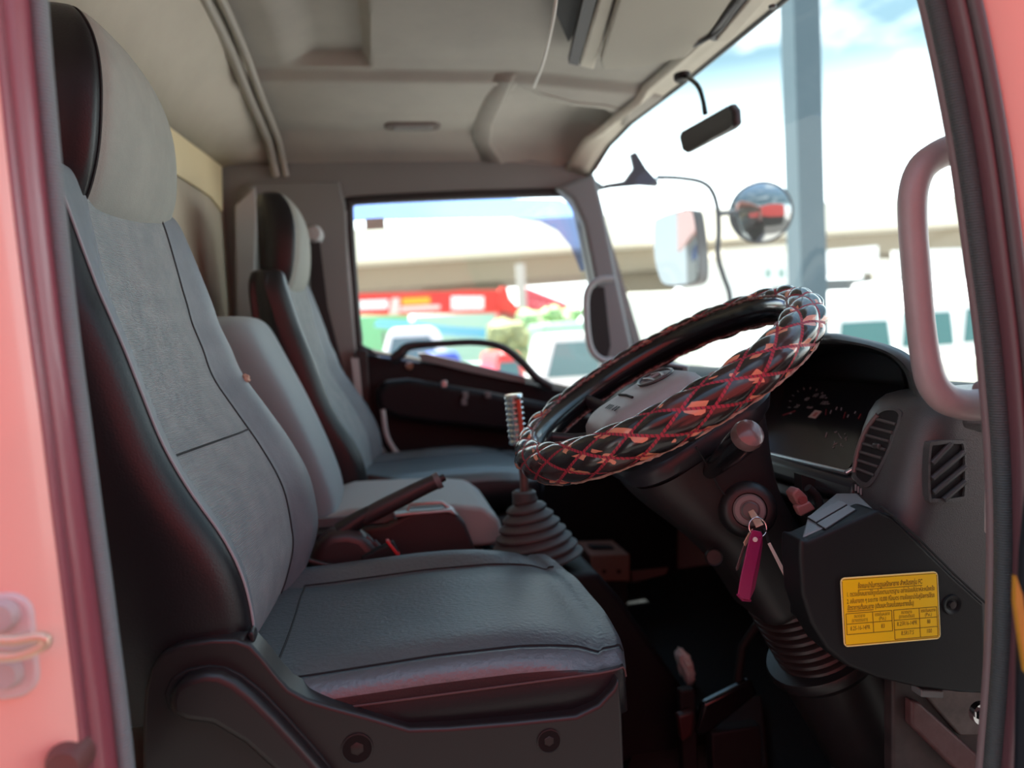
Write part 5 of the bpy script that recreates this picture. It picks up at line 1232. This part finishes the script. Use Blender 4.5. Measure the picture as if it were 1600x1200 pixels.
# buildings and sheds beyond
hb = thing('white_building', 'white building with two small windows left of the tall post', 'building', (P(1195, 470, 30).x, 30, GZ))
x0, x1 = P(1140, 480, 30).x, P(1262, 480, 30).x
prism('wall', [V((x0, 30, GZ)), V((x1, 30, GZ)), V((x1, 30, P(1240, 392, 30).z)), V((x0, 30, P(1140, 400, 30).z))], (0, 5, 0), mk('white wall', (.82, .84, .82), .7), hb, smooth=False)
prism('roof', [V((x0-.4, 29.6, P(1140, 400, 30).z)), V((x1+.4, 29.6, P(1240, 392, 30).z)), V((x1+.4, 29.6, P(1240, 380, 30).z)), V((x0-.4, 29.6, P(1140, 390, 30).z))], (0, 6, 0), mk('pale roof', (.74, .68, .58), .7), hb, smooth=False)
for px in (1201, 1222):
    prism('window', PL([(px-5, 420), (px+4, 420), (px+4, 434), (px-5, 434)], 29.97), (0, .03, 0), mk('green window', (.22, .35, .32), .3), hb, smooth=False)
shd = thing('grey_shed', 'long grey shed with white roof panels behind the white trucks', 'shed', (P(1420, 450, 20).x, 20, GZ))
xs0, xs1 = P(1288, 450, 20).x, P(1600, 450, 20).x
prism('wall', [V((xs0, 20, GZ)), V((xs1, 20, GZ)), V((xs1, 20, P(1540, 428, 20).z)), V((xs0, 20, P(1290, 436, 20).z))], (0, 3, 0), mk('shed grey', (.10, .11, .115), .8), shd, smooth=False)
for a, b in ((1286, 1372), (1396, 1620)):
    prism('roof_panel', PL([(a, 392), (b, 384), (b, 424), (a, 434)], 19.8), (0, .1, 0), white_pt, shd, smooth=False)
prism('post', PL([(1374, 405), (1390, 405), (1390, 560), (1374, 560)], 19.7), (0, .3, 0), conc, shd, smooth=False)
wc = blockthing('cream_container', 'pale container left of the white building', 'container', 985, 1128, 455, 20, 3, mk('pale cream steel', (.80, .80, .72), .6))
ww = blockthing('pallet_stack', 'pale stacked boards low outside the windscreen, in front of the white trucks', 'stack', 1290, 1560, 566, 8.0, 1.5, mk('pale boards', (.72, .70, .58), .8))
# exterior mirrors on the passenger side
em = thing('side_mirrors', 'exterior mirror arm of the passenger side with one tall and one round mirror', 'side mirror', P(1000, 290, 2.62))
MY = 2.75; dk = mk('blue black mirror arm', (.035, .05, .065), .5)
bm = bmesh.new()
prism_bm(bm, PL([(925, 300), (945, 287), (975, 282), (990, 262), (985, 240), (994, 236), (1010, 262), (1030, 284), (1028, 291), (1000, 289), (955, 293)], MY-.2), (0, .02, 0))
link('bracket', bm, dk, em, bevel=.004)
tube('arm', PL([(1026, 277), (1060, 278), (1095, 284), (1112, 298), (1121, 325), (1123, 360), (1122, 400), (1130, 430), (1140, 460), (1142, 500)], MY), .010, dk, em, smooth_n=5)
tube('clamp', PL([(1120, 334), (1146, 332)], MY), .010, dk, em)
mn = V((-.80, -.60, .02)).normalized(); mc_ = P(1056, 388, MY)
def mhit(px, py):
    d = ray(px, py); return CP+d*((mc_-CP).dot(mn)/d.dot(mn))
mg = [(1022, 352), (1030, 342), (1060, 331), (1078, 329), (1084, 340), (1089, 380), (1091, 420), (1087, 438), (1068, 444), (1040, 444), (1030, 431), (1023, 400)]
gq = cr_pts([mhit(*q) for q in mg], 4, True); gcx = sum(gq, V())/len(gq)
prism('mirror_housing', [gcx+(p-gcx)*1.04-mn*.004 for p in gq], -mn*.075, mk('grey mirror shell', (.055, .055, .06), .5), em, bevel=.012)
prism('flat_mirror', gq, -mn*.006, mirror_m, em, smooth=False)
tube('mount', [P(940, 292, MY-.2)+V((0, .01, 0)), V((.742, 2.485, 1.385))], .012, dk, em)
rc_ = P(1189, 332, MY); rad = (P(1233, 332, MY)-P(1145, 332, MY)).length/2
maxis = V((-.42, -1, -.05)).normalized()
rev('round_housing', [(.001, -.035), (rad*.6, -.03), (rad*.98, -.004), (rad*1.02, .0), (rad*.98, .004)], rc_, maxis, dk, em, seg=40)
rev('round_mirror', [(rad*.97, .001), (rad*.9, .007), (rad*.75, .017), (rad*.55, .026), (rad*.3, .032), (rad*.1, .0345), (.0005, .035)], rc_, maxis, mirror_m, em, seg=48)
# tinted rain visor outside the passenger window, and the small tag on the pane
rv = [(545, 345), (548, 318), (570, 312), (720, 309), (875, 312), (892, 320), (905, 350), (918, 420), (908, 425), (892, 385), (872, 360), (845, 346), (800, 340), (720, 341), (600, 343)]
rvo = prism('rain_visor', PL(rv, YP+.07), (0, .004, 0), glassmat('blue tinted acrylic', (.50, .60, .86), .05), loc=P(720, 330, YP+.07), smooth=False)
tag(rvo, 'blue tinted rain visor along the top of the passenger window', 'rain visor')
tgp = prism('window_tag', PL([(571, 342), (600, 340), (601, 357), (572, 359)], YP+.03), (0, .002, 0), mk('dull beige tag', (.75, .68, .60), .7), loc=P(586, 350, YP+.03), smooth=False)
tag(tgp, 'small beige tag stuck on the upper corner of the passenger window', 'tag')
